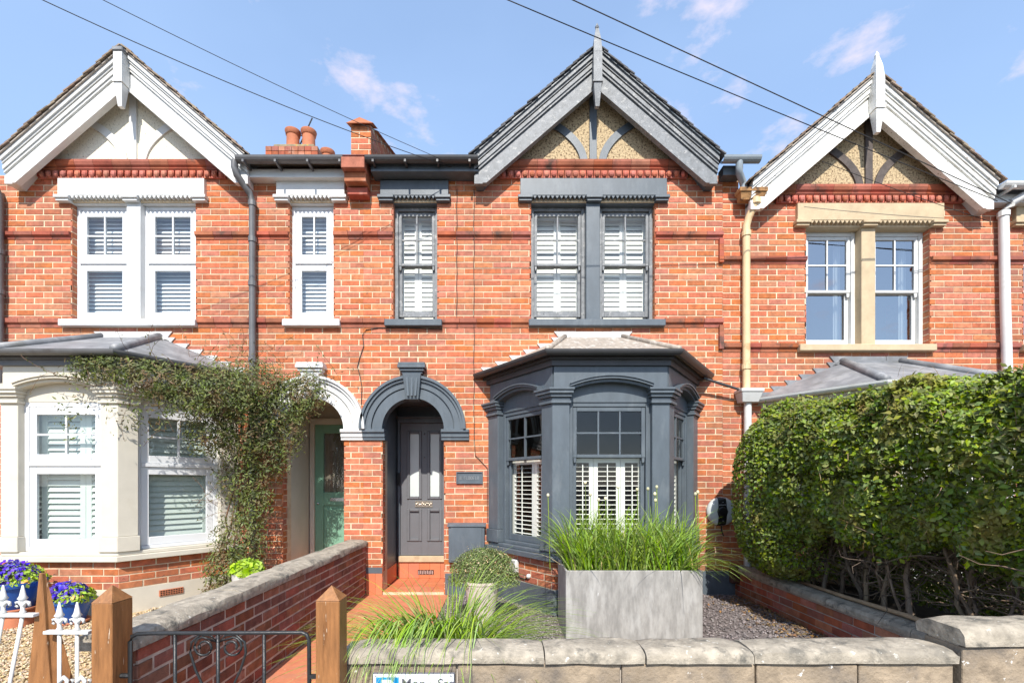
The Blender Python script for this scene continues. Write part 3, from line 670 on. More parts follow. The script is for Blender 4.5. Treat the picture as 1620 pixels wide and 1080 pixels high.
    zr = rz0 + 4.38 * tp
    rf.add([(x0, 4.2, zr), (x1, 4.2, zr), (x1, 8.4, rz0), (x0, 8.4, rz0), (x0, 4.2, zr - .06), (x1, 4.2, zr - .06), (x1, 8.4, rz0 - .06), (x0, 8.4, rz0 - .06)], [(0, 1, 2, 3), (4, 7, 6, 5), (0, 4, 5, 1), (2, 6, 7, 3), (0, 3, 7, 4), (1, 5, 6, 2)])
    part('roof', rf, tm, H)
    mb = MB(); mb.box(xa, xb, 7.9, 8.1, -0.2, 5.3 + dz); mb.box(xa, xa + .1, .25, 7.9, -.2, 5.2 + dz) ; mb.box(xb - .1, xb, .25, 7.9, -.2, 5.2 + dz); part('rear_wall', mb, BRICK_D, H)
    # --- eaves over the narrow window
    e0, e1 = up, -1.44
    fy, fz0, fz1 = c['fascia']
    mb = MB(); bx(mb, e0 + 0.15, e1, fy - 0.02, fy, fz0, fz1); bx(mb, e0 + 0.15, e1, fy - 0.035, fy - 0.02, fz0 + 0.0, fz0 + 0.022); bx(mb, e0 + 0.15, e1, fy, -0.003, fz0, fz0 + 0.015)
    part('fascia', mb, c['soffit'], H)
    def gut(pts, r, mm, name='gutter'):
        g_ = MB(); vs = []; fs = []; n = 9
        for i, p in enumerate(pts):
            t = Vector(pts[min(i + 1, len(pts) - 1)]) - Vector(pts[max(i - 1, 0)]); t.z = 0; t.normalize(); a = Vector((t.y, -t.x, 0))
            for rr in (r, r - 0.006):
                for k in range(n):
                    th = math.pi * k / (n - 1); vs.append(Vector(p) + a * math.cos(th) * rr - Vector((0, 0, 1)) * math.sin(th) * rr)
        for i in range(len(pts) - 1):
            o0, o1 = i * 2 * n, (i + 1) * 2 * n
            for k in range(n - 1):
                fs.append((o0 + k, o1 + k, o1 + k + 1, o0 + k + 1)); fs.append((o0 + n + k, o0 + n + k + 1, o1 + n + k + 1, o1 + n + k))
            fs.append((o0, o0 + n, o1 + n, o1)); fs.append((o0 + n - 1, o1 + n - 1, o1 + 2 * n - 1, o0 + 2 * n - 1))
        for o0 in (0, (len(pts) - 1) * 2 * n):
            fs.append(tuple(o0 + k for k in range(n)))
        g_.add(vs, fs); return part(name, g_, mm, H, smooth=False)
    gm_ = c['gutter']
    gx = [(U(e0), -0.24, 5.355 + dz), (U(e1), -0.24, 5.355 + dz)]
    if m < 0: gx = gx[::-1]
    gut(gx, 0.062, gm_)
    mb = MB()
    for i in range(4): uu = e0 + 0.2 + i * (e1 - e0 - 0.3) / 3; bx(mb, uu - 0.012, uu + 0.012, -0.305, fy, 5.27, 5.30)
    part('gutter_bracket', mb, gm_, H)
    # --- porch arch
    arc = MB()
    def ring(mb, r0, r1, y0, y1, n=36):
        vs = []; fs = []
        for i in range(n + 1):
            t = math.pi * i / n
            for (r, y) in ((r0, y0), (r1, y0), (r1, y1), (r0, y1)): vs.append((U(ARC_U) + r * math.cos(t), y, ARC_Z + dz + r * math.sin(t)))
        for i in range(n):
            for k in range(4): fs.append((i * 4 + k, i * 4 + (k + 1) % 4, i * 4 + 4 + (k + 1) % 4, i * 4 + 4 + k))
        fs += [(0, 1, 2, 3), (n * 4 + 3, n * 4 + 2, n * 4 + 1, n * 4)]
        mb.add(vs, fs)
    for (r0, r1, p) in ((0.39, 0.51, 0.035), (0.511, 0.525, 0.018), (0.526, 0.60, 0.045), (0.601, 0.635, 0.07), (0.636, 0.668, 0.095)):
        ring(arc, r0, r1, -p, 0.13 if r0 < 0.4 else 0.02)
    A = part('arch', arc, c['archm'], H, autos=30)
    key = MB(); kx = U(ARC_U)
    def tap(w0, w1, z0, z1, y0a, y0b):
        key.add([(kx - w0, y0a, z0 + dz), (kx + w0, y0a, z0 + dz), (kx + w0, 0.1, z0 + dz), (kx - w0, 0.1, z0 + dz), (kx - w1, y0b, z1 + dz), (kx + w1, y0b, z1 + dz), (kx + w1, 0.1, z1 + dz), (kx - w1, 0.1, z1 + dz)],
                [(0, 3, 2, 1), (4, 5, 6, 7), (0, 1, 5, 4), (1, 2, 6, 5), (2, 3, 7, 6), (3, 0, 4, 7)])
    tap(0.078, 0.115, 2.455, 2.77, -0.085, -0.12)
    for s in (-0.055, 0, 0.055): tap_ = [(kx + s * 0.8 - 0.013, 2.49 + dz), (kx + s * 0.8 + 0.013, 2.49 + dz), (kx + s * 1.1 + 0.016, 2.72 + dz), (kx + s * 1.1 - 0.016, 2.72 + dz)]; key.prism(tap_, -0.118, -0.08)
    for (w, z0, z1, p) in ((0.13, 2.771, 2.80, 0.10), (0.15, 2.801, 2.835, 0.125), (0.172, 2.836, 2.875, 0.15), (0.165, 2.876, 2.905, 0.14)): key.box(kx - w, kx + w, -p, 0.02, z0 + dz, z1 + dz)
    part('keystone', key, c['archm'], H, bevel=0.003)
    for (a0, a1) in ((up + 0.002, ARC_U - ARC_R + 0.035), (ARC_U + ARC_R - 0.035, -1.565)):
        mb = MB()
        for (z0, z1, p) in ((1.948, 1.985, 0.03), (1.986, 2.045, 0.045), (2.046, 2.086, 0.07)): bx(mb, a0, a1, -p, 0.13, z0, z1)
        part('impost', mb, c['archm'], H, bevel=0.004)
    # porch inside
    pw = MB(); PD = 0.85
    for uu, sg in ((ARC_U - ARC_R - 0.01, -1), (ARC_U + ARC_R + 0.01, 1)): bx(pw, uu, uu + sg * 0.10, 0.128, PD + 0.15, 0.0, 2.55)
    bx(pw, ARC_U - ARC_R - 0.12, ARC_U + ARC_R + 0.12, 0.245, PD + 0.15, 2.52, 2.60)
    bx(pw, ARC_U - ARC_R - 0.05, ARC_U + ARC_R + 0.05, PD + 0.05, PD + 0.15, 2.30, 2.52)
    part('porch', pw, c['porch'], H)
    for uu, dirn in ((ARC_U - ARC_R, 1), (ARC_U + ARC_R, -1)):
        X = U(uu)
        if m * dirn > 0: lay_bricks(wall, (X, 0.0), (0, 1), 0.12, 0.28 + dz % .075, 1.945 + dz, BRICK, None, maxn=12, start=1, stuff_name='reveal_brickwork')
        else: lay_bricks(wall, (X, 0.12), (0, -1), 0.12, 0.28 + dz % .075, 1.945 + dz, BRICK, None, maxn=12, start=1, stuff_name='reveal_brickwork')
    # floor tiles
    fl = part('porch_step', MB().box(U(ARC_U - ARC_R + 0.004), U(ARC_U + ARC_R - 0.004), -0.005, PD + 0.1, -0.1, 0.032 + dz), MORTAR, H)
    for i in range(5):
        for j in range(6):
            x = U(ARC_U) - 0.386 + i * 0.1545; y = -0.004 + j * 0.142
            part('floor_tile', MB().box(x + 0.002, x + 0.1525, y + 0.002, y + 0.140, 0.01 + dz, 0.04 + dz + random.uniform(-0.001, 0.001)), QUARRY, fl)
        part('riser_tile', MB().box(U(ARC_U) - 0.386 + i * 0.1545 + 0.0015, U(ARC_U) - 0.386 + (i + 1) * 0.1545 - 0.0015, PD - 0.012, PD + 0.02, 0.043 + dz, 0.272 + dz), QUARRY, fl)
    part('door_sill', MB().box(U(ARC_U - ARC_R + .01), U(ARC_U + ARC_R - .01), PD - 0.04, PD + 0.1, 0.275 + dz, 0.362 + dz), c.get('dsill', STONE), H, bevel=0.006)
    c['door'](H, U, dz, PD)
    # --- bay
    build_bay(H, c, Xg, dz, gut)
    return H, U

MOULD_EGG = mat('frieze_terracotta', (0.46, 0.14, 0.09), 0.75, 0.2, 20, 0.2, 90, island=0.15)

def build_bay(H, c, Xg, dz, gut):
    P = [Vector((Xg - BAYW, 0)), Vector((Xg - BAYF, -BAYP)), Vector((Xg + BAYF, -BAYP)), Vector((Xg + BAYW, 0))]
    def offs(d):
        dirs = [(P[i + 1] - P[i]).normalized() for i in range(3)]; nrm = [Vector((t.y, -t.x)) for t in dirs]; res = []
        # ends on the wall plane y=-0.002
        for i, e in ((0, P[0]), (2, P[3])):
            q = P[i if i == 0 else 3] + nrm[i] * d; t = dirs[i]; k = (-0.002 - q.y) / t.y; res.append(q + t * k)
        mid = []
        for i in (0, 1):
            b = (nrm[i] + nrm[i + 1]).normalized(); mid.append(P[i + 1] + b * (d / b.dot(nrm[i])))
        return [res[0], mid[0], mid[1], res[1]]
    def band(mb, d0, d1, z0, z1):                       # strip following the whole bay
        o, i = offs(d0), offs(d1); mb.hprism([tuple(p) for p in o] + [tuple(p) for p in i[::-1]], z0 + dz, z1 + dz)
    def at_(o, i, s): t = (o[i + 1] - o[i]); return o[i] + t * (s / t.length)
    def corner(mb, i, w, d0, d1, z0, z1):               # pilaster wrapping corner i (1 or 2), or an end (0 or 3)
        o, n = offs(d0), offs(d1)
        def on(pts, k, s):                              # point s metres after the true corner measured on the un-offset facet k from its start
            base = P[k] + (P[k + 1] - P[k]).normalized() * s; t = (P[k + 1] - P[k]).normalized(); nr = Vector((t.y, -t.x)); return base
        def off(k, s, d):
            t = (P[k + 1] - P[k]).normalized(); nr = Vector((t.y, -t.x)); return P[k] + t * s + nr * d
        L = [(P[k + 1] - P[k]).length for k in range(3)]
        if i in (1, 2): poly = [off(i - 1, L[i - 1] - w, d0), o[i], off(i, w, d0), off(i, w, d1), n[i], off(i - 1, L[i - 1] - w, d1)]
        elif i == 0: poly = [o[0], off(0, w, d0), off(0, w, d1), n[0]]
        else: poly = [off(2, L[2] - w, d0), o[3], n[3], off(2, L[2] - w, d1)]
        mb.hprism([tuple(p) for p in poly], z0 + dz, z1 + dz)
    bm = c['bay']
    # base: plinth, brick apron, cill
    body = MB(); band(body, 0.0, -0.2, 0.0 - dz - 0.1, 0.58)
    base = part('bay_base', body, MORTAR, H)
    mb = MB(); band(mb, 0.015, 0.001, -dz - 0.1, 0.275); part('plinth', mb, c['plinth'], H)
    for k in range(3):
        a, b = P[k], P[k + 1]; t = (b - a).normalized()
        lay_bricks(base, (a.x, a.y), (t.x, t.y), (b - a).length, 0.277 + dz, 0.578 + dz, c.get('baybrick', BRICK), None, maxn=22 if k < 2 else 10, stuff_name='apron_brickwork', start=k)
    mb = MB(); band(mb, 0.075, -0.2, 0.58, 0.64); band(mb, 0.03, -0.2, 0.641, 0.68); part('bay_sill', mb, bm, H, bevel=0.006)
    # pilasters
    for i in range(4):
        w = 0.165 if i in (1, 2) else 0.20
        mb = MB(); corner(mb, i, w + 0.012, 0.05, -0.12, 0.682, 0.84); corner(mb, i, w, 0.03, -0.12, 0.842, 2.245)
        pil = part('pilaster', mb, bm, H, bevel=0.004)
        mb = MB()
        for (z0, z1, d, e) in ((2.246, 2.275, 0.055, 0.015), (2.276, 2.31, 0.04, 0.005), (2.311, 2.345, 0.065, 0.02), (2.346, 2.38, 0.09, 0.035), (2.381, 2.405, 0.105, 0.045)): corner(mb, i, w + e, d, -0.1, z0, z1)
        part('capital', mb, bm, pil, bevel=0.003)
    # entablature with arched heads
    for k in range(3):
        a, b = P[k], P[k + 1]; t = (b - a).normalized(); L = (b - a).length; ang = math.atan2(t.y, t.x)
        M = Matrix.Translation((a.x, a.y, dz)) @ Matrix.Rotation(ang, 4, 'Z')
        s0, s1 = (0.20, L - 0.165) if k == 0 else ((0.165, L - 0.165) if k == 1 else (0.165, L - 0.20))
        rise, zs, n = 0.085, 2.385, 12
        arcp = []
        for i in range(n + 1):
            u = -1 + 2 * i / n; arcp.append((s0 + (s1 - s0) * i / n, zs + rise * (1 - u * u)))
        e0 = 0.012 if k == 0 else 0.0; e1 = 0.012 if k == 2 else 0.0
        mb = MB(M); mb.prism([(e0, 2.408), (s0 - 0.012, 2.408)] + arcp + [(s1 + 0.012, 2.408), (L - e1, 2.408), (L - e1, 2.64), (e0, 2.64)], -0.02, 0.12)
        part('entablature', mb, bm, H)
        # hood mould following the arch
        mb = MB(M)
        for (r0, r1, y0) in ((0.0, 0.03, -0.055), (0.03, 0.055, -0.09), (0.055, 0.068, -0.105)):
            vs = []; fs = []
            for i, (x, z) in enumerate(arcp):
                for (zz, yy) in ((z + r0 + 0.0005, y0), (z + r1, y0), (z + r1, -0.018), (z + r0 + 0.0005, -0.018)): vs.append((x, yy, zz))
            for i in range(n):
                for q in range(4): fs.append((i * 4 + q, i * 4 + (q + 1) % 4, i * 4 + 4 + (q + 1) % 4, i * 4 + 4 + q))
            fs += [(0, 1, 2, 3), (n * 4 + 3, n * 4 + 2, n * 4 + 1, n * 4)]; mb.add(vs, fs)
        part('hood_mould', mb, bm, H)
        mb = MB(M); mb.box(s0 - 0.02, s1 + 0.02, 0.035, 0.1, 2.27, 2.50); part('window_head', mb, bm, H)
        # window
        top = (3, 2) if k == 1 and c['style'] == 'dark_sash' else (2, 2)
        g = {'dark_sash': G_C, 'upvc': G_L, 'white_sash': G_R}[c['style']]
        x0, x1 = s0 - 0.005, s1 + 0.005
        if c['style'] == 'dark_sash':
            w = window(H, M, ang, x0, x1, 0.682, 2.272, 1.68, 0.05, c['bayframe'], g, top, (1, 1), 0.042, 0.045, horns=True)
            if k == 1:
                xs = [x0 + 0.05, x0 + 0.05 + (x1 - x0 - 0.1) * 0.31, x0 + 0.05 + (x1 - x0 - 0.1) * 0.69, x1 - 0.05]
            else: xs = [x0 + 0.05, (x0 + x1) / 2 + (0.06 if k == 0 else -0.06), x1 - 0.05]
            for q in range(len(xs) - 1): shutter(w, M, ang, xs[q] + 0.002, xs[q + 1] - 0.002, 0.72, 1.68, 0.16, SHUT, 0.045, 0.052, 0.042, 8, rod=True)
        elif c['style'] == 'upvc':
            w = window(H, M, ang, x0, x1, 0.682, 2.272, 1.60, 0.05, frm_white, g, (2, 2), (1, 1), 0.075, 0.04, same_plane=True, bar_w=0.02)
            xs = [x0 + 0.06, x0 + (x1 - x0) * 0.62, x1 - 0.06] if k == 1 else [x0 + 0.06, x1 - 0.06]
            for q in range(len(xs) - 1):
                shutter(w, M, ang, xs[q] + 0.002, xs[q + 1] - 0.002, 0.72, 2.20, 0.17, SHUT_G, 0.06, 0.064, 0.070, 60 if k == 1 else 68)
        else:
            w = window(H, M, ang, x0, x1, 0.682, 2.272, 1.60, 0.05, WHITE, g, (2, 2), (1, 1), 0.05, 0.05, horns=True)
    # eaves: fascia, gutter, roof
    mb = MB(); band(mb, 0.05, -0.1, 2.642, 2.70); band(mb, 0.085, 0.0, 2.701, 2.735); part('bay_fascia', mb, c['bayfascia'], H)
    o = offs(0.15); zz = 2.775
    gut([(o[0].x, o[0].y - 0.02, zz + dz), (o[1].x, o[1].y, zz + dz), (o[2].x, o[2].y, zz + dz), (o[3].x, o[3].y - 0.02, zz + dz)], 0.055, c['baygutter'], 'bay_gutter')
    e = offs(0.15); T = [Vector((Xg - 0.36, -0.06)), Vector((Xg + 0.36, -0.06))]; ze, zt = 2.775, 3.235; mb = MB()
    vs = [(p.x, p.y, ze + dz) for p in e] + [(t.x, t.y, zt + dz) for t in T] + [(Xg - 0.36, -0.002, zt + dz), (Xg + 0.36, -0.002, zt + dz)]
    vs += [(p.x, p.y, ze + dz - 0.02) for p in e]
    mb.add(vs, [(0, 1, 4), (1, 2, 5, 4), (2, 3, 5), (4, 5, 7, 6), (0, 4, 6), (5, 3, 7), (0, 8, 9, 1), (1, 9, 10, 2), (2, 10, 11, 3), (8, 11, 10, 9), (0, 6, 7, 3, 11, 8)])
    roof = part('bay_roof', mb, c['bayroof'], H)
    for (a, b) in ((e[1], T[0]), (e[2], T[1])):
        hp = MB(); hp.tube([(a.x, a.y, ze + dz + 0.012), ((a.x + b.x) / 2, (a.y + b.y) / 2, (ze + zt) / 2 + dz + 0.012), (b.x, b.y, zt + dz + 0.01)], c['roll'], 10); part('hip_roll', hp, c['rollm'], roof, smooth=True)
    mb = MB(); mb.box(Xg - 0.42, Xg + 0.42, -0.014, -0.009, 3.19 + dz, 3.32 + dz); mb.prism([(Xg - 0.46, 3.20 + dz), (Xg + 0.46, 3.20 + dz), (Xg + 0.40, 3.25 + dz), (Xg - 0.40, 3.25 + dz)], -0.08, -0.02); part('apron_flashing', mb, c['flash'], roof)
    # stepped flashing, one step to each brick course
    for sg in (-1, 1):
        for i in range(7):
            zt_ = 2.87 + i * 0.075; f = (zt_ - 2.80) / (3.235 - 2.775)
            ux = 1.45 - 1.09 * min(1.0, max(0, f)) ; uo_ = ux + 0.075
            zb = zt_ - 0.15
            poly = [(Xg + sg * (uo_ + 0.06), zt_ + dz), (Xg + sg * (ux - 0.14), zt_ + dz), (Xg + sg * (ux - 0.14), zb + dz - 0.02), (Xg + sg * uo_, zb + 0.075 + dz)]
            part('step_flashing', MB().prism(poly, -0.012 - 0.0015 * i, -0.007), c['flash'], roof)

# --- doors
def door_dark(H, U, dz, PD):
    cx = U(ARC_U); mb = MB(); l, r = cx - 0.385, cx + 0.385
    mb.box(l, l + 0.035, PD - 0.03, PD + 0.06, 0.362, 2.34); mb.box(r - 0.035, r, PD - 0.03, PD + 0.06, 0.362, 2.34); mb.box(l, r, PD - 0.035, PD + 0.06, 2.275, 2.338)
    mb.box(l - 0.01, r + 0.01, PD - 0.05, PD + 0.06, 2.34, 2.37)
    part('door_frame', mb, SLATE, H, bevel=0.004)
    l += 0.037; r -= 0.037; z0, z1 = 0.368, 2.272; w = r - l; y = PD
    st = 0.105; mid = (l + r) / 2; zl = 1.19; zk = 1.03
    mb = MB()
    for (a, b) in ((l, l + st), (r - st, r), (mid - 0.05, mid + 0.05)): mb.box(a, b, y, y + 0.045, z0, z1)
    for (a, b) in ((l + st, mid - 0.05), (mid + 0.05, r - st)):
        mb.box(a, b, y, y + 0.044, z0, z0 + 0.215); mb.box(a, b, y, y + 0.044, zk - 0.0, zl); mb.box(a, b, y, y + 0.044, z1 - 0.12, z1)
    d = part('door', mb, DOORP, H, bevel=0.002, label='dark slate painted four panel door')
    for (a, b) in ((l + st, mid - 0.05), (mid + 0.05, r - st)):
        for (p, q, glz) in ((z0 + 0.215, zk, False), (zl, z1 - 0.12, True)):
            pm = MB(); e = 0.03
            for (x0, x1, q0, q1) in ((a - .012, a + e, p - .012, q + .012), (b - e, b + .012, p - .012, q + .012), (a + e, b - e, p - .012, p + e), (a + e, b - e, q - e, q + .012)): pm.box(x0, x1, y - 0.016, y + 0.02, q0, q1)
            part('panel_mould', pm, DOORP, d, bevel=0.008)
            part('pane' if glz else 'door_panel', MB().box(a + e, b - e, y + 0.015, y + 0.03, p + e, q - e), FROST if glz else DOORP, d)
    lp = MB(); lx = mid - 0.01; lp.box(lx - 0.125, lx + 0.125, y - 0.006, y - 0.0005, 1.065, 1.155); lp.box(lx - 0.125, lx + 0.125, y - 0.012, y - 0.006, 1.065, 1.078); lp.box(lx - 0.125, lx + 0.125, y - 0.012, y - 0.006, 1.142, 1.155)
    for i in range(11): xx = lx - 0.105 + i * 0.021; lp.ball((xx, y - 0.01, 1.11 + 0.014 * math.sin(i * 1.9)), 0.013, 6, 4)
    part('letter_plate', lp, BRASS, d)
    for zz in (1.78, 2.12): part('lock', MB().ball((mid, y - 0.008, zz), 0.012, 8, 6), CHROME, d)
    part('door_closer', MB().box(l - 0.035, l + 0.0, y - 0.06, y - 0.004, 1.38, 1.56), BLACKP, d)
    # vent grille in the riser
    v = MB(); vx = cx + 0.02; v.box(vx - 0.115, vx + 0.115, PD - 0.016, PD - 0.0125, 0.095, 0.16); g = part('air_vent', v, BLACKP, H)
    v = MB()
    for i in range(9): v.box(vx - 0.105 + i * 0.0245, vx - 0.092 + i * 0.0245, PD - 0.021, PD - 0.0165, 0.10 + 0.005 * (i % 2), 0.155 - 0.006 * ((i + 1) % 2))
    part('vent_bar', v, CHROME, g)

def door_green(H, U, dz, PD):
    cx = U(ARC_U); mb = MB(); l, r = cx - 0.385, cx + 0.385
    mb.box(l, l + 0.065, PD - 0.03, PD + 0.06, 0.1, 2.34); mb.box(r - 0.065, r, PD - 0.03, PD + 0.06, 0.1, 2.34); mb.box(l, r, PD - 0.035, PD + 0.06, 2.255, 2.34)
    part('door_frame', mb, CREAM, H, bevel=0.004)
    l += 0.067; r -= 0.067; z0, z1, y = 0.12, 2.253, PD
    mb = MB(); mb.box(l, l + 0.12, y, y + 0.045, z0, z1); mb.box(r - 0.12, r, y, y + 0.045, z0, z1)
    for (p, q) in ((z0, 0.32), (1.09, 1.28), (2.13, z1)): mb.box(l + 0.12, r - 0.12, y, y + 0.044, p, q)
    mb.box(l + 0.12, r - 0.12, y + 0.02, y + 0.03, 0.32, 1.09)
    d = part('door', mb, GREEN, H, bevel=0.003, label='sage green door with a tall glazed panel')
    part('door_panel', MB().box(l + 0.16, r - 0.16, y + 0.004, y + 0.022, 0.37, 1.04), GREEN, d, bevel=0.012)
    part('pane', MB().add([(l + 0.12, y + 0.02, 1.28), (r - 0.12, y + 0.02, 1.28), (r - 0.12, y + 0.02, 2.13), (l + 0.12, y + 0.02, 2.13)], [(0, 1, 2, 3)]), G_L, d)
    part('inner_blind', MB().box(l + 0.12, r - 0.12, y + 0.05, y + 0.06, 1.28, 2.13), mat('brown_net', (0.20, 0.17, 0.13), 0.9, 0.35, 30, 0.2, 40, stretch=(3, 1, 0.1)), d)
    ld = MB(); xm = (l + r) / 2
    for s in (-1, 1):
        ld.tube([(xm, y + 0.016, 1.34), (xm + s * 0.05, y + 0.016, 1.46), (xm, y + 0.016, 1.58), (xm + s * 0.04, y + 0.016, 1.72), (xm, y + 0.016, 1.86), (xm + s * 0.05, y + 0.016, 1.98), (xm, y + 0.016, 2.08)], 0.004, 5)
        ld.tube([(xm + s * 0.05, y + 0.016, 1.46), (xm + s * 0.14, y + 0.016, 1.46)], 0.003, 5)
    part('lead_came', ld, LEAD, d)
    kn = MB(); kn.tube([(xm + 0.14 + 0.04 * math.sin(t * math.pi / 8), y - 0.02, 1.86 + 0.045 * math.cos(t * math.pi / 8)) for t in range(17)], 0.006, 6); kn.ball((xm + 0.14, y - 0.012, 1.905), 0.016, 8, 6); part('knocker', kn, CHROME, d)
    part('letter_plate', MB().box(xm - 0.1, xm + 0.1, y - 0.008, y, 1.15, 1.20), CHROME, d, bevel=0.003)
    part('lock', MB().ball((l + 0.045, y - 0.006, 1.12), 0.014, 8, 6), CHROME, d)
def door_plain(H, U, dz, PD):
    cx = U(ARC_U)
    part('door_frame', MB().box(cx - 0.385, cx + 0.385, PD - 0.02, PD + 0.05, 0.1 + dz, 2.33 + dz), WHITE, H)
    d = part('door', MB().box(cx - 0.33, cx + 0.33, PD - 0.05, PD - 0.022, 0.37 + dz, 2.25 + dz), SLATE, H, bevel=0.004)

frm_white = UPVC
centre = dict(bs=0.005, xg=1.128, m=1, dz=0.0, uo=1.64, label='middle red brick terraced house with slate grey painted bay, arch and trim', trim=SLATE, frame=SLATE_OLD, style='dark_sash',
    rough=ROUGHCAST, timber=SLATE, barge=SLATE_OLD, soffit=SLATE, spike=6.95, finial=SLATE_OLD, tile=TILE_SL, fascia=(-0.16, 5.224, 5.32), gutter=GUTTER, archm=SLATE, porch=SLATE,
    door=door_dark, bay=SLATE, bayframe=SLATE, plinth=SLATE, bayfascia=GUTTER, baygutter=GUTTER, bayroof=LEAD_B, roll=0.03, rollm=LEAD_B, flash=LEAD_W, step=True, verge=SLATE,
    extra_block=[(up, up, 0, 0) for up in ()])
left = dict(bs=0.035, xg=-4.68, m=-1, dz=0.0, uo=1.95, label='left red brick terraced house with white painted gable and cream bay window', trim=WHITE, frame=UPVC, style='upvc',
    rough=ROUGHCAST_W, timber=WHITE, barge=WHITE, soffit=WHITE, spike=0, finial=WHITE, tile=TILE, fascia=(-0.10, 5.19, 5.30), gutter=GUTTER_G, archm=WHITE, porch=CREAM,
    door=door_green, bay=CREAM, bayframe=UPVC, plinth=CREAM, bayfascia=GUTTER_G, baygutter=GUTTER_G, bayroof=LEAD, roll=0.045, rollm=LEAD, flash=LEAD_W, verge=MORTAR_G)
right = dict(bs=-0.075, xg=4.608, m=-1, dz=-0.312, uo=1.838, label='right red brick terraced house with bare stone lintels and tall hedge in front', trim=STONE, frame=WHITE, style='white_sash',
    rough=ROUGHCAST, timber=TIMBER, barge=WHITE_OLD, soffit=WHITE, spike=6.92, finial=WHITE_OLD, tile=TILE, fascia=(-0.10, 5.19, 5.30), gutter=WHITE, archm=STONE, porch=CREAM,
    door=door_plain, bay=STONE, bayframe=WHITE, plinth=STONE, bayfascia=WHITE, baygutter=WHITE, bayroof=LEAD, roll=0.045, rollm=LEAD, flash=LEAD, verge=MORTAR_G)
HC, UC = build_house(centre)
HL, UL = build_house(left)
HR, UR = build_house(right)

pwl = part('party_wall', MB().box(fx(1143.5), fx(1168), 0.0, 0.24, 4.992, 5.30), MORTAR, HR)
lay_bricks(pwl, (fx(1143.5), 0.0), (1, 0), fx(1168) - fx(1143.5), 5.0, 5.30, BRICK, None, 12)
# --- party parapet, corbel, chimney (parts of the left house and the middle one)
xm = fx(571)
par = MB(); par.add([(xm - 0.125, 0.0, 5.32), (xm + 0.125, 0.0, 5.32), (xm + 0.125, 2.2, 6.1), (xm - 0.125, 2.2, 6.1), (xm - 0.125, 0.0, 5.93), (xm + 0.125, 0.0, 5.93), (xm + 0.125, 1.7, 6.60), (xm - 0.125, 1.7, 6.60), (xm + 0.125, 2.2, 6.62), (xm - 0.125, 2.2, 6.62)],
    [(0, 1, 5, 4), (1, 2, 8, 6, 5), (0, 4, 7, 9, 3), (4, 5, 6, 7), (7, 6, 8, 9), (3, 9, 8, 2), (0, 3, 2, 1)])
pw = part('parapet', par, MORTAR, HL)
lay_bricks(pw, (xm - 0.125, 0.0), (1, 0), 0.25, 5.40, 5.93, BRICK, None, 20)
lay_bricks(pw, (xm + 0.125, 0.0), (0, 1), 2.2, 5.40, 6.60, BRICK, lambda z, zt: [(-1, (zt - 5.93) / 0.394), ((z - 5.40) / 0.466, 9)], 60)
for i in range(8):
    y = -0.06 + i * 0.22; z = 5.94 + max(0, y) * 0.395
    q = MB().add([(xm - 0.17, y, z - 0.02), (xm + 0.17, y, z - 0.02), (xm + 0.17, y + 0.23, z + 0.075), (xm - 0.17, y + 0.23, z + 0.075), (xm, y, z + 0.05), (xm, y + 0.23, z + 0.14)], [(0, 1, 4), (3, 5, 2), (0, 4, 5, 3), (1, 2, 5, 4), (0, 3, 2, 1)])
    part('coping_tile', q, TERRA, pw)
part('parapet_flashing', MB().box(xm - 0.19, xm + 0.17, -0.012, -0.004, 5.32, 5.40), LEAD_W, pw)
mb = MB(); mb.box(xm - 0.15, xm + 0.13, -0.30, -0.002, 5.20, 5.335); mb.box(xm - 0.14, xm + 0.125, -0.22, -0.002, 5.085, 5.198); mb.box(xm - 0.13, xm + 0.12, -0.13, -0.002, 4.98, 5.07)
mb.box(xm - 0.135, xm + 0.135, -0.31, -0.002, 5.337, 5.35)
part('corbel', mb, BRICK_D, HL, bevel=0.006)
ch = MB(); cc = at(465, 238, 2.6); ch.box(cc.x - 0.42, cc.x + 0.42, 2.55, 3.45, 6.2, 7.34); cs_ = part('chimney', ch, MORTAR_G, HL)
lay_bricks(cs_, (cc.x - 0.42, 2.55), (1, 0), 0.84, 6.4, 7.20, BRICK_D, None, 26)
mb = MB()
for i, (z0, z1, e) in enumerate(((7.21, 7.28, 0.02), (7.29, 7.36, 0.05), (7.37, 7.45, 0.05))):
    n = 8
    for k in range(n):
        w = (0.84 + 2 * e) / n; part('cap_brick', MB().box(cc.x - 0.42 - e + k * w + 0.004, cc.x - 0.42 - e + (k + 1) * w - 0.004, 2.55 - e - (0.03 if (k + i) % 2 and i == 0 else 0), 3.45 + e, z0, z1), BRICK_D, cs_)
part('flaunching', MB().box(cc.x - 0.36, cc.x + 0.38, 2.56, 3.4, 7.452, 7.54), mat('lichen_mortar', (0.26, 0.22, 0.14), 0.95, 0.3, 9, 0.6, 40, stain=(0.52, 0.33, 0.03), stain_at=(0.56, 0.64), stain_scale=9), cs_, bevel=0.02)
for (px, y) in ((-0.07, 2.72), (0.22, 2.72), (0.37, 3.25)):
    q = MB().lathe([(0.115, 0), (0.11, 0.22), (0.11, 0.25), (0.125, 0.26), (0.13, 0.30), (0.14, 0.32), (0.14, 0.34), (0.10, 0.34), (0.095, 0.1)], (cc.x + px, y, 7.53), 18); part('chimney_pot', q, TERRA, cs_, smooth=True, autos=50)
a = MB(); a0 = at(474, 222, 2.9); a1 = at(494, 187, 2.9); a.tube([a0 + Vector((0, 0, -0.1)), a1], 0.012, 6); a.tube([at(470, 213, 2.9), at(480, 216, 2.9)], 0.01, 5)
part('aerial', a, DARKC, cs_)

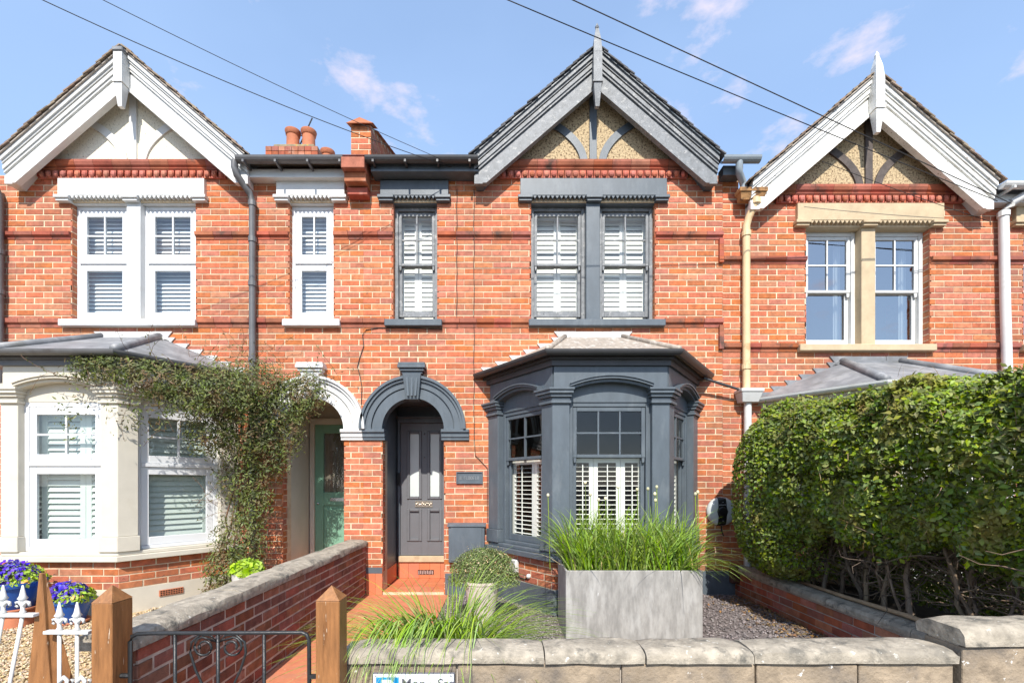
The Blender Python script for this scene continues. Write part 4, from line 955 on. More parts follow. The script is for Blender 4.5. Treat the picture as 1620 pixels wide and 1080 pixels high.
# --- downpipes
def pipe(H, name, pts, r, m, collars=()):
    mb = MB(); mb.tube(pts, r, 12); p = part(name, mb, m, H, smooth=True, autos=40)
    for (x, y, z) in collars: part('pipe_collar', MB().tube([(x, y, z - 0.03), (x, y, z + 0.03)], r * 1.22, 12), m, p)
    return p
px_ = fx(404); pipe(HL, 'downpipe', [(fx(388), -0.24, 5.32), (fx(388), -0.24, 5.24), (fx(390), -0.22, 5.16), (fx(401), -0.09, 5.02), (px_, -0.07, 4.94), (px_, -0.07, 2.5), (px_, -0.07, 0.1)], 0.04, GUTTER_G, [(px_, -0.07, 4.9), (px_, -0.07, 3.9), (px_, -0.07, 2.95), (px_, -0.07, 4.45)])
px2 = fx(8); pipe(HL, 'downpipe', [(fx(-10), -0.2, 5.2), (fx(4), -0.09, 5.1), (px2, -0.07, 5.0), (px2, -0.07, 2.6)], 0.045, GUTTER_G, [(px2, -0.07, 4.3), (px2, -0.07, 3.8)])
# middle house, right-hand end: gutter stub, swan neck, rusty hopper, cream iron pipe, white hopper
g = MB(); y = -0.22
for (r0, r1) in ((0.062, 0.055),):
    n = 9; vs = []; fs = []
    for x in (fx(1130), fx(1187)):
        for rr in (r0, r1):
            for k in range(n): th = math.pi * k / (n - 1); vs.append((x, y - math.cos(th) * rr, 5.37 - math.sin(th) * rr))
    for k in range(n - 1): fs += [(k, k + 1, 2 * n + k + 1, 2 * n + k), (n + k, 3 * n + k, 3 * n + k + 1, n + k + 1)]
    fs += [tuple(range(2 * n, 3 * n)), (0, 2 * n, 3 * n, n), (n - 1, 2 * n - 1, 4 * n - 1, 3 * n - 1)]; g.add(vs, fs)
part('gutter', g, GREYP, HC)
part('fascia', MB().box(fx(1136), fx(1165), -0.14, -0.003, 5.215, 5.33), SLATE, HC)
x0 = fx(1156); pipe(HC, 'swan_neck', [(x0, -0.22, 5.33), (x0, -0.22, 5.24), (x0 + 0.01, -0.2, 5.20), (fx(1167), -0.13, 5.13), (fx(1169), -0.12, 5.08), (fx(1169), -0.12, 4.98)], 0.042, GREYP)
mb = MB(); hx = fx(1180); mb.box(hx - 0.17, hx + 0.17, -0.20, -0.06, 4.985, 5.03); mb.add([(hx - 0.16, -0.19, 4.985), (hx + 0.16, -0.19, 4.985), (hx + 0.16, -0.07, 4.985), (hx - 0.16, -0.07, 4.985), (hx - 0.14, -0.16, 4.90), (hx + 0.14, -0.16, 4.90), (hx + 0.14, -0.07, 4.90), (hx - 0.14, -0.07, 4.90)], [(0, 1, 5, 4), (1, 2, 6, 5), (2, 3, 7, 6), (3, 0, 4, 7), (4, 5, 6, 7), (0, 3, 2, 1)])
for i in range(14): mb.ball((hx + random.uniform(-0.15, 0.15), random.uniform(-0.18, -0.08), 5.035), random.uniform(0.012, 0.03), 5, 4, (1, 1, 0.7))
part('rusty_gutter', mb, RUST, HC)
xp = fx(1176); pipe(HC, 'iron_downpipe', [(fx(1186), -0.15, 4.93), (fx(1185), -0.14, 4.85), (fx(1179), -0.09, 4.72), (xp, -0.075, 4.62), (xp, -0.075, 2.5)], 0.045, CREAMPIPE, [(fx(1186), -0.15, 4.88), (xp, -0.075, 4.52), (xp, -0.075, 2.86)])
mb = MB(); hx = fx(1178); mb.add([(hx - 0.13, -0.2, 2.53), (hx + 0.13, -0.2, 2.53), (hx + 0.13, -0.01, 2.53), (hx - 0.13, -0.01, 2.53), (hx - 0.10, -0.15, 2.41), (hx + 0.10, -0.15, 2.41), (hx + 0.10, -0.01, 2.41), (hx - 0.10, -0.01, 2.41)], [(0, 1, 5, 4), (1, 2, 6, 5), (2, 3, 7, 6), (3, 0, 4, 7), (4, 5, 6, 7), (0, 3, 2, 1)]); mb.box(hx - 0.14, hx + 0.14, -0.21, -0.01, 2.53, 2.57)
part('white_hopper', mb, WHITE, HC, bevel=0.006)
pipe(HC, 'lower_downpipe', [(hx, -0.075, 2.42), (hx, -0.075, 0.3)], 0.045, WHITE)
pipe(HC, 'bay_drain', [(2.46, -0.16, 2.70), (hx - 0.1, -0.12, 2.56)], 0.016, GUTTER)
xr = fx(1577); pipe(HR, 'downpipe', [(fx(1606), -0.22, 5.03), (fx(1604), -0.20, 4.97), (fx(1584), -0.12, 4.88), (xr, -0.08, 4.80), (xr + 0.02, -0.08, 3.7), (xr + 0.06, -0.08, 2.4), (xr + 0.06, -0.08, 0.2)], 0.052, WHITE, [(xr, -0.08, 4.76)])

# ------------------------------------------------------------------ fittings on the walls
mb = MB(); x0, x1, z0, z1 = fx(722), fx(764), fz(765), fz(746)
mb.box(x0, x1, -0.012, -0.004, z0, z1)
for (a, b, p, q) in ((x0, x1, z0, z0 + .014), (x0, x1, z1 - .014, z1), (x0, x0 + .014, z0 + .014, z1 - .014), (x1 - .014, x1, z0 + .014, z1 - .014)): mb.box(a, b, -0.026, -0.012, p, q)
pl = thing('name_plaque', 'small dark rectangular name plaque set in the brick right of the dark door', 'plaque', ((x0 + x1) / 2, -0.01, z0))
part('plate', mb, SLATE, pl, bevel=0.003)
mb = MB()
for i in range(9):
    x = x0 + 0.045 + i * 0.0275; zc = (z0 + z1) / 2; k = i % 4
    if k == 0: mb.box(x, x + .006, -.018, -.012, zc - .025, zc + .025); mb.box(x + .014, x + .02, -.018, -.012, zc - .025, zc + .025)
    elif k == 1: mb.tube([(x + .01 + .010 * math.cos(t * .785), -.015, zc + .022 * math.sin(t * .785)) for t in range(9)], .003, 5)
    elif k == 2: mb.box(x + .002, x + .008, -.018, -.012, zc - .025, zc + .025); mb.box(x + .008, x + .02, -.018, -.012, zc + .018, zc + .025); mb.box(x + .008, x + .018, -.018, -.012, zc - .004, zc + .003)
    else: mb.box(x + .002, x + .008, -.018, -.012, zc - .025, zc + .025); mb.box(x + .008, x + .02, -.018, -.012, zc - .025, zc - .018)
part('worn_relief', mb, SLATE_OLD, pl)

mt = thing('meter_box', 'slate grey painted meter box on the wall between door and bay', 'meter box', (fx(741), -0.02, 0.40))
part('case', MB().box(fx(711), fx(767), -0.10, -0.006, 0.42, 0.895), SLATE, mt, bevel=0.006)
part('lid', MB().add([(fx(709), -0.12, 0.88), (fx(769), -0.12, 0.88), (fx(769), -0.006, 0.91), (fx(709), -0.006, 0.91), (fx(709), -0.12, 0.868), (fx(769), -0.12, 0.868), (fx(769), -0.006, 0.897), (fx(709), -0.006, 0.897)], [(0, 1, 2, 3), (4, 7, 6, 5), (0, 4, 5, 1), (1, 5, 6, 2), (2, 6, 7, 3), (3, 7, 4, 0)]), SLATE, mt)
part('front_panel', MB().box(fx(715), fx(763), -0.108, -0.101, 0.44, 0.86), SLATE, mt, bevel=0.003)

ev = thing('car_charger', 'round silver grey car charger with black centre band on the brick wall', 'charger', (2.735, -0.01, 1.05))
c0 = Vector((2.735, -0.01, 1.055)); rr = 0.183
prof = [(rr * 0.99, 0.0), (rr, 0.02), (rr * 0.97, 0.042), (rr * 0.85, 0.062), (rr * 0.6, 0.075), (rr * 0.3, 0.08), (0.001, 0.081)]
mb = MB(Matrix.Translation(c0) @ Matrix.Rotation(R(90), 4, 'X')); mb.lathe(prof, (0, 0, 0), 36); part('shell', mb, mat('silver_plastic', (0.50, 0.53, 0.52), 0.3, 0.04, 4, 0.0), ev, smooth=True)
mb = MB()
def zsurf(r):
    for (r0, h0), (r1, h1) in zip(prof, prof[1:]):
        if r1 <= r <= r0: return h0 + (h1 - h0) * (r0 - r) / (r0 - r1)
    return 0.1
zz = [-0.178 + i * 0.356 / 16 for i in range(17)]; vs = []
for z in zz:
    hw = 0.052 + 0.016 * max(0, 1 - abs(z) / 0.06)
    for x in (-hw, -hw * .4, hw * .4, hw): vs.append((c0.x + x - 0.008, c0.y - zsurf(min(rr * .99, math.hypot(x, z))) - 0.005, c0.z + z))
mb.add(vs, [(i * 4 + k, i * 4 + k + 1, i * 4 + k + 5, i * 4 + k + 4) for i in range(16) for k in range(3)]); part('centre_band', mb, BLACKP, ev, smooth=True)
mb = MB(Matrix.Translation(c0 + Vector((-0.008, -0.075, 0))) @ Matrix.Rotation(R(90), 4, 'X')); mb.lathe([(0.058, 0), (0.058, 0.018), (0.05, 0.024), (0.001, 0.024)], (0, 0, 0), 24); part('socket_cover', mb, BLACKP, ev, smooth=True, autos=30)
mb = MB(); mb.tube([c0 + Vector((-0.05, -0.066, 0.115)), c0 + Vector((0, -0.078, 0.117)), c0 + Vector((0.05, -0.066, 0.115))], 0.002, 5); mb.tube([c0 + Vector((-0.05, -0.066, -0.115)), c0 + Vector((0, -0.078, -0.117)), c0 + Vector((0.05, -0.066, -0.115))], 0.002, 5); part('trim_line', mb, WHITE, ev)
def text(body, size, loc, m, parent, name='lettering', align='CENTER', rx=R(90), bold=0.0):
    cu = bpy.data.curves.new(name, 'FONT'); cu.body = body; cu.size = size; cu.align_x = align; cu.extrude = 0.0006; cu.offset = bold; cu.materials.append(m)
    t = bpy.data.objects.new('tmp', cu); COL.objects.link(t); bpy.context.view_layer.update()
    me = bpy.data.meshes.new_from_object(t.evaluated_get(bpy.context.evaluated_depsgraph_get())); bpy.data.objects.remove(t); me.name = name
    if not me.materials: me.materials.append(m)
    o = link(name, me, parent, loc); o.rotation_euler = (rx, 0, 0); return o
text('pod point', 0.021, c0 + Vector((-0.008, -0.084, 0.078)), WHITE, ev)
part('flex', MB().tube([c0 + Vector((0.0, -0.03, -0.18)), c0 + Vector((0.005, -0.03, -0.25)), c0 + Vector((0.03, -0.03, -0.31))], 0.008, 6), BLACKP, ev)
bb = thing('junction_box', 'small brown plastic box low on the wall below the car charger', 'box', (fx(1161), -0.02, 0.16)); part('case', MB().box(fx(1152), fx(1171), -0.10, -0.006, 0.16, 0.36), BROWNP, bb, bevel=0.008); part('front_cover', MB().box(fx(1155), fx(1168), -0.106, -0.1005, 0.19, 0.33), BROWNP, bb, bevel=0.003)
# white socket box on the left cant of the bay
t = Vector((0.69, -0.98)).normalized(); Mx = Matrix.Translation((1.128 - BAYW, 0, 0)) @ Matrix.Rotation(math.atan2(t.y, t.x), 4, 'Z')
sb = thing('socket_box', 'small white outdoor box on the bay brickwork behind the clay pot', 'box', Mx @ Vector((0.55, -0.01, 0.36)))
part('case', MB(Mx).box(0.47, 0.60, -0.055, -0.007, 0.36, 0.52), WHITE, sb, bevel=0.012, segs=2); part('cable', MB(Mx).tube([(0.56, -0.02, 0.36), (0.63, -0.015, 0.32), (0.72, -0.015, 0.315), (0.78, -0.02, 0.345)], 0.006, 6), DARKC, sb); part('plug', MB(Mx).ball((0.79, -0.015, 0.36), 0.028, 8, 6), WHITE, sb)
# air brick on the left bay plinth
Ml = Matrix.Translation((-4.68 + BAYF, -BAYP, 0)) @ Matrix.Rotation(math.atan2(0.98, 0.69), 4, 'Z')
ab = thing('air_brick', 'terracotta air brick grille in the cream plinth of the left bay', 'vent', Ml @ Vector((0.48, -0.02, 0.14)))
part('frame', MB(Ml).box(0.36, 0.60, -0.027, -0.0155, 0.14, 0.21), TERRA, ab, bevel=0.003); q = MB(Ml)
for i in range(9):
    for j in range(3): q.box(0.372 + i * 0.025, 0.389 + i * 0.025, -0.0285, -0.0272, 0.148 + j * 0.02, 0.160 + j * 0.02)
part('slots', q, BLACKP, ab)
# skirting of red tiles and dark band on the pier beside the step
sk = thing('tile_skirting', 'red quarry tile skirting round the foot of the brick pier left of the door', 'skirting', (fx(588), -0.03, 0.0))
for i, (a, b) in enumerate(((-1.735, -1.62), (-1.618, -1.535))): part('tile', MB().box(a, b, -0.022, -0.007, 0.002, 0.27), QUARRY, sk)
for i in range(4): part('tile', MB().box(-1.548, -1.537, -0.005 + i * 0.2, 0.193 + i * 0.2, 0.042, 0.27), QUARRY, sk)
part('painted_band', MB().box(-1.735, -1.535, -0.02, -0.007, 0.272, 0.345), SLATE, sk)
dk = thing('painted_plinth', 'slate painted plinth strip at the wall foot right of the step', 'plinth', (-0.45, -0.02, 0.0)); part('strip', MB().box(-0.74, -0.18, -0.024, -0.007, 0.0, 0.27), SLATE, dk, bevel=0.004)
dk2 = thing('painted_plinth', 'slate painted plinth strip at the wall foot right of the bay below the charger', 'plinth', (2.6, -0.02, 0.0)); part('strip', MB().box(2.45, 2.92, -0.024, -0.007, 0.0, 0.30), SLATE, dk2, bevel=0.004)

# cables
def sag(a, b, d, n=24):
    a, b = Vector(a), Vector(b); return [a.lerp(b, i / n) - Vector((0, 0, d * 4 * (i / n) * (1 - i / n))) for i in range(n + 1)]
def cable(label, pts, r=0.006, m=None, group=None, name='cable'): return tag(part(name, MB().tube(pts, r, 6), m or DARKC, None), label, 'cable', group)
aL = Vector((fx(735), -0.10, fz(279)))
def far(px, py, y): return at(px, py, y)
cable('overhead telephone wire to the middle house, lower of the two on the left', sag(aL, at(-60, -60, -2.2), 0.10), 0.0038, name='overhead_wire')
cable('overhead telephone wire to the middle house, upper of the two on the left', sag(aL + Vector((0.02, 0, 0.02)), at(40, -62, -2.2), 0.05), 0.003, name='overhead_wire')
aR = Vector((fx(1598), -0.22, fz(322)))
cable('overhead wire crossing in front of the middle gable finial to the right house', sag(at(1578, 318, -0.45), at(720, -35, -1.8), 0.02), 0.0045, name='overhead_wire')
cable('overhead wire passing right of the middle gable to the right eaves', sag(at(1600, 322, -0.45), at(830, -35, -1.8), 0.0), 0.005, name='overhead_wire')
cable('thin slack lead under the right gable ending at the white downpipe', sag(at(1300, 255, -0.40), at(1565, 350, -0.05), 0.02), 0.0035, name='overhead_wire')
for (xx, z0, z1) in ((723, 300, 520), (750, 300, 690)):
    cable('thin black cable clipped down the bricks ' + ('left of the bay roof' if xx == 723 else 'from the eaves to the meter box'), [(fx(xx) + 0.004 * math.sin(i * 1.7), -0.014, fz(z0 + (z1 - z0) * i / 20)) for i in range(21)] + ([] if xx == 723 else [(fx(752), -0.014, fz(720)), (fx(771), -0.014, fz(740)), (fx(771), -0.014, fz(826))]), 0.0045)
cable('thin dark cable wandering down the bricks between the two arches', [(fx(a), -0.014, fz(b)) for (a, b) in ((700, 521), (640, 519), (600, 519), (580, 522), (574, 530), (576, 548), (570, 565), (566, 580), (570, 595), (573, 612), (572, 640))], 0.005)
for i_, (x, z) in enumerate(((fx(735), fz(279)),)):
    e = thing('wire_bracket', 'small wire bracket under the eaves left of the middle gable', 'bracket', (x, -0.05, z)); part('hook', MB().tube([(x, 0.0, z), (x, -0.1, z), (x + 0.01, -0.12, z + 0.02)], 0.008, 6), DARKC, e); part('base_plate', MB().box(x - .02, x + .02, -.012, -.004, z - .03, z + .03), DARKC, e)

# ------------------------------------------------------------------ garden walls
lw = thing('garden_wall', 'low old red brick garden wall beside the path, sloping cement coping', 'wall', (-1.86, -1.9, 0.0))
core = part('core', MB().box(-1.965, -1.745, -3.74, -0.008, -0.15, 0.62), mat('pale_old_mortar', (0.46, 0.40, 0.34), 0.95, 0.3, 9, 0.4, 110), lw)
lay_bricks(core, (-1.745, -3.74), (0, 1), 3.73, -0.06, 0.62, BRICK_OLD, None, maxn=300, proud=0.004, course=0.076, joint=0.014)
lay_bricks(core, (-1.965, -3.74), (1, 0), 0.22, -0.06, 0.62, BRICK_OLD, None, maxn=0, proud=0.006)
lay_bricks(core, (-1.965, -0.008), (0, -1), 3.73, -0.06, 0.62, BRICK_OLD, None, maxn=0, proud=0.006)
yy = -3.80
while yy < -0.05:
    y1 = min(yy + 0.93, -0.012); mb = MB(); n = 8
    for k in range(n):
        pass
    prof = [(-1.995, 0.622), (-1.722, 0.622), (-1.72, 0.665), (-1.732, 0.685), (-1.79, 0.70), (-1.93, 0.70), (-1.985, 0.685), (-1.995, 0.66)]
    m_ = len(prof); nseg = 6; vs = []; fs = []
    for s in range(nseg + 1):
        yv = yy + 0.004 + (y1 - yy - 0.008) * s / nseg
        for (px, pz) in prof: vs.append((px + random.uniform(-.006, .006), yv, pz + (random.uniform(-.007, .006) if pz > 0.63 else 0)))
    for s in range(nseg):
        for k in range(m_): fs.append((s * m_ + k, s * m_ + (k + 1) % m_, (s + 1) * m_ + (k + 1) % m_, (s + 1) * m_ + k))
    fs += [tuple(range(m_)), tuple(range(nseg * m_ + m_ - 1, nseg * m_ - 1, -1))]
    mb.add(vs, fs); part('coping_stone', mb, COPING, lw, smooth=True, autos=45); yy = y1

rw = thing('garden_wall', 'low red brick boundary wall under the hedge with rounded cement coping', 'wall', (3.03, -1.9, 0.0))
core = part('core', MB().box(2.945, 3.16, -3.5, -0.012, -0.15, 0.30), MORTAR_G, rw)
lay_bricks(core, (2.945, -0.012), (0, -1), 3.49, -0.02, 0.30, BRICK_D, None, maxn=120, proud=0.006)
yy = -3.5
while yy < -0.05:
    y1 = min(yy + 0.9, -0.012); part('coping_stone', MB().add(*(lambda pr: ([(a, y, b) for y in (yy + .003, y1 - .003) for a, b in pr], [tuple(range(len(pr))), tuple(range(2 * len(pr) - 1, len(pr) - 1, -1))] + [(k, (k + 1) % len(pr), (k + 1) % len(pr) + len(pr), k + len(pr)) for k in range(len(pr))]))([(2.915, .302), (3.19, .302), (3.19, .335), (3.14, .37), (3.0, .378), (2.93, .36), (2.915, .335)])), COPING, rw); yy = y1

def coping(parent, x0, x1, zb, zt, yf, yb, m=COPING):
    h = zt - zb; prof = [(yf, zb), (yf, zb + h * 0.5), (yf + 0.008, zb + h * 0.75), (yf + 0.03, zb + h * 0.93), (yf + 0.08, zt), (yb - 0.07, zt), (yb - 0.02, zb + h * 0.8), (yb, zb + h * 0.4), (yb, zb)]
    n = max(6, int((x1 - x0) / 0.09)); m_ = len(prof); vs = []; fs = []
    for i in range(n + 1):
        x = x0 + 0.003 + (x1 - x0 - 0.006) * i / n; e = 0.012 if i in (0, n) else 0
        for (a, b) in prof: vs.append((x, a + random.uniform(-.006, .006), b - e * (b > zb + h * .6) + random.uniform(-.005, .005) * (b > zb)))
    for i in range(n):
        for k in range(m_): fs.append((i * m_ + k, i * m_ + (k + 1) % m_, (i + 1) * m_ + (k + 1) % m_, (i + 1) * m_ + k))
    fs += [tuple(range(m_)), tuple(range(n * m_ + m_ - 1, n * m_ - 1, -1))]
    return part('coping_stone', MB().add(vs, fs), m, parent, smooth=True, autos=50)
fw = thing('front_wall', 'low stone block front wall with weathered rounded coping behind the parking sign', 'wall', (0.7, -3.7, -0.12))
xs = [-0.762, 0.19, 0.66, 1.165, 2.118]
for a, b in zip(xs, xs[1:]): coping(fw, a, b, 0.565, 0.63, -3.80, -3.57)
part('core', MB().box(-0.73, 2.11, -3.76, -3.62, -0.2, 0.563), MORTAR_G, fw)
for r_, (z0, z1) in enumerate(((0.27, 0.555), (-0.02, 0.262), (-0.2, -0.028))):
    xs = [-0.745, -0.22, 0.55, 1.18, 1.66, 2.11] if r_ % 2 == 0 else [-0.745, 0.1, 0.8, 1.42, 2.11]
    for a, b in zip(xs, xs[1:]): part('stone_block', MB().box(a + .004, b - .004, -3.782 + random.uniform(-.003, .003), -3.6, z0, z1), WALLSTONE, fw, bevel=0.007, segs=2)
fw2 = thing('front_wall', 'taller lichen spotted stone front wall at the right, before the hedge', 'wall', (3.2, -3.7, -0.12))
xs = [2.135, 2.95, 4.4]
for a, b in zip(xs, xs[1:]): coping(fw2, a, b, 0.645, 0.735, -3.80, -3.54)
part('core', MB().box(2.15, 4.39, -3.76, -3.6, -0.2, 0.643), MORTAR_G, fw2)
for r_, (z0, z1) in enumerate(((0.30, 0.636), (-0.02, 0.292), (-0.2, -0.028))):
    xs = [2.14, 2.9, 3.6, 4.39] if r_ % 2 == 0 else [2.14, 2.5, 3.2, 4.39]
    for a, b in zip(xs, xs[1:]): part('stone_block', MB().box(a + .004, b - .004, -3.782 + random.uniform(-.003, .003), -3.58, z0, z1), WALLSTONE, fw2, bevel=0.007, segs=2)

# parking sign
sg = thing('parking_sign', 'white parking sign with a blue square on the front wall', 'sign', (-0.42, -3.79, 0.27))
part('plate', MB().box(-0.612, -0.228, -3.794, -3.789, 0.25, 0.523), SIGNG, sg, bevel=0.002)
part('face', MB().box(-0.606, -0.234, -3.7955, -3.7942, 0.256, 0.517), SIGNW, sg)
part('blue_square', MB().box(-0.594, -0.488, -3.7965, -3.7956, 0.40, 0.502), SIGNB, sg)
text('P', 0.115, (-0.541, -3.7967, 0.408), SIGNW, sg, bold=0.004)
text('Mon - Sat', 0.062, (-0.355, -3.7957, 0.452), SIGNG, sg, bold=0.0008)
for x in (-0.595, -0.245): part('screw', MB().ball((x, -3.7955, 0.508), 0.004, 6, 4), SIGNG, sg)

# gate posts and gate
def post(name, label, x0, x1, y0, y1, zt, apex, zb=-0.14):
    p = thing(name, label, 'post', ((x0 + x1) / 2, (y0 + y1) / 2, zb), 'brown timber posts along the front')
    part('shaft', MB().box(x0, x1, y0, y1, zb, zt), OAK, p, bevel=0.004)
    cx, cy = (x0 + x1) / 2, (y0 + y1) / 2
    part('cap', MB().add([(x0, y0, zt + .001), (x1, y0, zt + .001), (x1, y1, zt + .001), (x0, y1, zt + .001), (cx, cy, apex)], [(0, 1, 4), (1, 2, 4), (2, 3, 4), (3, 0, 4), (3, 2, 1, 0)]), OAK, p); return p
post('gate_post', 'square brown timber gate post between gate and front wall, pyramid top', -0.826, -0.722, -3.92, -3.815, 0.885, 0.945)
post('gate_post', 'square brown timber gate post at the left end of the iron gate', -1.812, -1.72, -3.92, -3.80, 0.875, 0.945)
tp = thing('fence_post', 'tapered brown timber post standing between the white railings', 'post', (-2.02, -3.87, -0.14), 'brown timber posts along the front')
a, b = at(70, 905, -3.86), at(73, 912, -3.86); zb = -0.14; bl, br = -2.16, -1.86
mb = MB(); mb.add([(bl, -3.92, zb), (bl + 0.22, -3.92, zb), (br + 0.03, -3.80, zb), (bl, -3.80, zb), (a.x - .006, -3.88, a.z), (a.x + .006, -3.88, a.z), (a.x + .008, -3.86, a.z), (a.x - .006, -3.86, a.z)], [(0, 3, 2, 1), (4, 5, 6, 7), (0, 1, 5, 4), (1, 2, 6, 5), (2, 3, 7, 6), (3, 0, 4, 7)]); part('shaft', mb, OAK, tp, bevel=0.003)
gt = thing('garden_gate', 'black wrought iron scroll gate between the timber gate posts', 'gate', (-1.28, -3.87, 0.0))
gy = -3.87; s_ = D / (D + gy) * K
gx = lambda p: (p - 797) / s_; gz = lambda p: CZ + (765 - p) / s_
fr = [(gx(206), gy, 0.02), (gx(206), gy, gz(1014)), (gx(209), gy, gz(1006)), (gx(217), gy, gz(1002)), (gx(240), gy, gz(1001)), (gx(478), gy, gz(1000)), (gx(485), gy, gz(1003)), (gx(489), gy, gz(1011)), (gx(490), gy, 0.02)]
part('frame', MB().tube(fr, 0.0095, 8), IRON, gt, smooth=True)
part('frame', MB().tube([(gx(206), gy, 0.06), (gx(490), gy, 0.06)], 0.009, 8), IRON, gt, smooth=True)
for p in (277, 345, 418): part('bar', MB().tube([(gx(p), gy, 0.06), (gx(p), gy, gz(1001))], 0.0075, 6), IRON, gt, smooth=True)
for sgn in (-1, 1):
    pts = []; c0x, c0z = gx(345 + sgn * 22), gz(1023)
    for i in range(20): t = i / 19; th = math.pi * (1.15 - t * 2.6); r_ = 0.018 + 0.024 * t; pts.append((c0x - sgn * r_ * math.cos(th) * 1.15, gy, c0z + r_ * math.sin(th) * 1.1))
    th_end = pts[-1]; pts += [(gx(345 + sgn * 3), gy, gz(1014)), (gx(345 + sgn * 12), gy, gz(1004)), (gx(345 + sgn * 28), gy, gz(1003)), (gx(345 + sgn * 42), gy, gz(1015)), (gx(345 + sgn * 44), gy, gz(1032)), (gx(345 + sgn * 36), gy, gz(1058)), (gx(345 + sgn * 22), gy, gz(1088)), (gx(345 + sgn * 2), gy, gz(1140))]
    part('scroll', MB().tube(pts, 0.0055, 6), IRON, gt, smooth=True)
part('hinge', MB().tube([(gx(206), gy, gz(1068)), (-1.74, gy, gz(1068))], 0.011, 6), IRON, gt); part('latch', MB().box(gx(490), -0.826, gy - .008, gy + .008, gz(1072), gz(1066)), IRON, gt)

# white railings with fleur de lis heads
def railing(label, xs, zr, slant, y=-3.90):
    rl = thing('railing', label, 'railing', ((xs[0] + xs[-1]) / 2, y, -0.12), 'white iron railings at the left front')
    part('rail', MB().box(xs[0] - .06, xs[-1] + .06, y - .016, y + .016, zr - 0.007, zr + .007), WHITE, rl, bevel=0.002)
    part('rail', MB().box(xs[0] - .06, xs[-1] + .06, y - .016, y + .016, 0.0, 0.014), WHITE, rl)
    for x in xs:
        mb = MB(); mb.tube([(x, y, zr), (x - slant, y, zr - 0.4), (x - slant * 1.5, y, -0.12)], 0.0075, 8); p = part('picket', mb, WHITE, rl, smooth=True)
        f = MB(); z = zr + .007
        f.lathe([(0.010, 0), (0.013, 0.006), (0.008, 0.014), (0.008, 0.05), (0.013, 0.06), (0.019, 0.066), (0.012, 0.078), (0.003, 0.125)], (x, y, z), 8)
        for sg_ in (-1, 1): f.tube([(x, y, z + 0.028), (x + sg_ * 0.016, y, z + 0.052), (x + sg_ * 0.028, y, z + 0.048), (x + sg_ * 0.030, y, z + 0.034), (x + sg_ * 0.022, y, z + 0.028)], [0.007, 0.008, 0.007, 0.006, 0.005], 6)
        part('finial', f, WHITE, p, smooth=True)
        if not slant:
            q = MB(); q.tube([(x, y, 0.52), (x + 0.02, y, 0.545), (x + 0.035, y, 0.53), (x + 0.03, y, 0.51), (x + 0.05, y, 0.50), (x + 0.06, y, 0.535)], 0.009, 6); part('collar_scroll', q, WHITE, p, smooth=True)
y_ = -3.90; k_ = D / (D + y_) * K
railing('white iron railing with two fleur heads between the tapered post and gate post', [(94 - 797) / k_, (122 - 797) / k_], CZ + (765 - 999) / k_, 0.0)
railing('white iron railing at the left edge with leaning pickets and fleur heads', [(-28 - 797) / k_, (5 - 797) / k_, (36 - 797) / k_], CZ + (765 - 972) / k_, 0.075)

# ------------------------------------------------------------------ planting helpers
def leaf_mesh(name, P, Nn, size, m, parent=None, width=0.5, kind=None, fold=0.25, hang=0.0):
    """P positions (n,3), Nn rough facing directions (n,3)"""
    n = len(P); Nn = Nn / (np.linalg.norm(Nn, axis=1, keepdims=True) + 1e-9)
    A = rng.normal(0, 1, (n, 3)); A[:, 2] -= hang; A -= (A * Nn).sum(1, keepdims=True) * Nn; A /= np.linalg.norm(A, axis=1, keepdims=True) + 1e-9
    B = np.cross(Nn, A); s = (size * rng.uniform(0.6, 1.3, n))[:, None]
    base = P - A * s * 0.5; tip = P + A * s * 0.5; mid = P - A * s * 0.05
    l = mid + B * s * width * 0.5 + Nn * s * fold * width; r = mid - B * s * width * 0.5 + Nn * s * fold * width
    V = np.stack([base, l, tip, r], 1).reshape(-1, 3)
    F = (np.array([(0, 2, 1), (0, 3, 2)])[None] + 4 * np.arange(n)[:, None, None]).reshape(-1, 3)
    return fast_mesh(name, V, F, m, parent, kind)
def blades(name, roots, dirs, length, width, m, parent=None, droop=1.0, seg=5, kind=None):
    n = len(roots); L = length * rng.uniform(0.55, 1.15, n); d = dirs / (np.linalg.norm(dirs, axis=1, keepdims=True) + 1e-9)
    az = rng.uniform(0, 6.28, n); side = np.stack([np.cos(az), np.sin(az), np.zeros(n)], 1)
    pts = []; p = roots.copy(); v = d.copy()
    for i in range(seg + 1):
        pts.append(p.copy()); p = p + v * (L / seg)[:, None]; v = v + np.stack([v[:, 0] * 1.75 / seg, v[:, 1] * 1.75 / seg, -np.ones(n) * droop * (0.10 + 0.32 * i / seg) * (0.6 + rng.uniform(0, .8, n)) * 5 / seg], 1); v /= np.linalg.norm(v, axis=1, keepdims=True)
    V = []
    for i, q in enumerate(pts):
        w = width * (1 - (i / seg) ** 2 * 0.9) * 0.5; V += [q - side * w, q + side * w]
    V = np.stack(V, 1); k = 2 * (seg + 1); F = []
    for i in range(seg): F.append((2 * i, 2 * i + 1, 2 * i + 3, 2 * i + 2))
    F = (np.array(F)[None] + k * np.arange(n)[:, None, None]).reshape(-1, 4)
    return fast_mesh(name, V.reshape(-1, 3), F, m, parent, kind)
def dome(n, c, r, zmin=0.0):
    v = rng.normal(0, 1, (n, 3)); v /= np.linalg.norm(v, axis=1, keepdims=True); v[:, 2] = np.abs(v[:, 2]) * 1.0
    rad = rng.uniform(0.72, 1.03, n) ; P = np.array(c) + v * rad[:, None] * np.array(r); return P, v

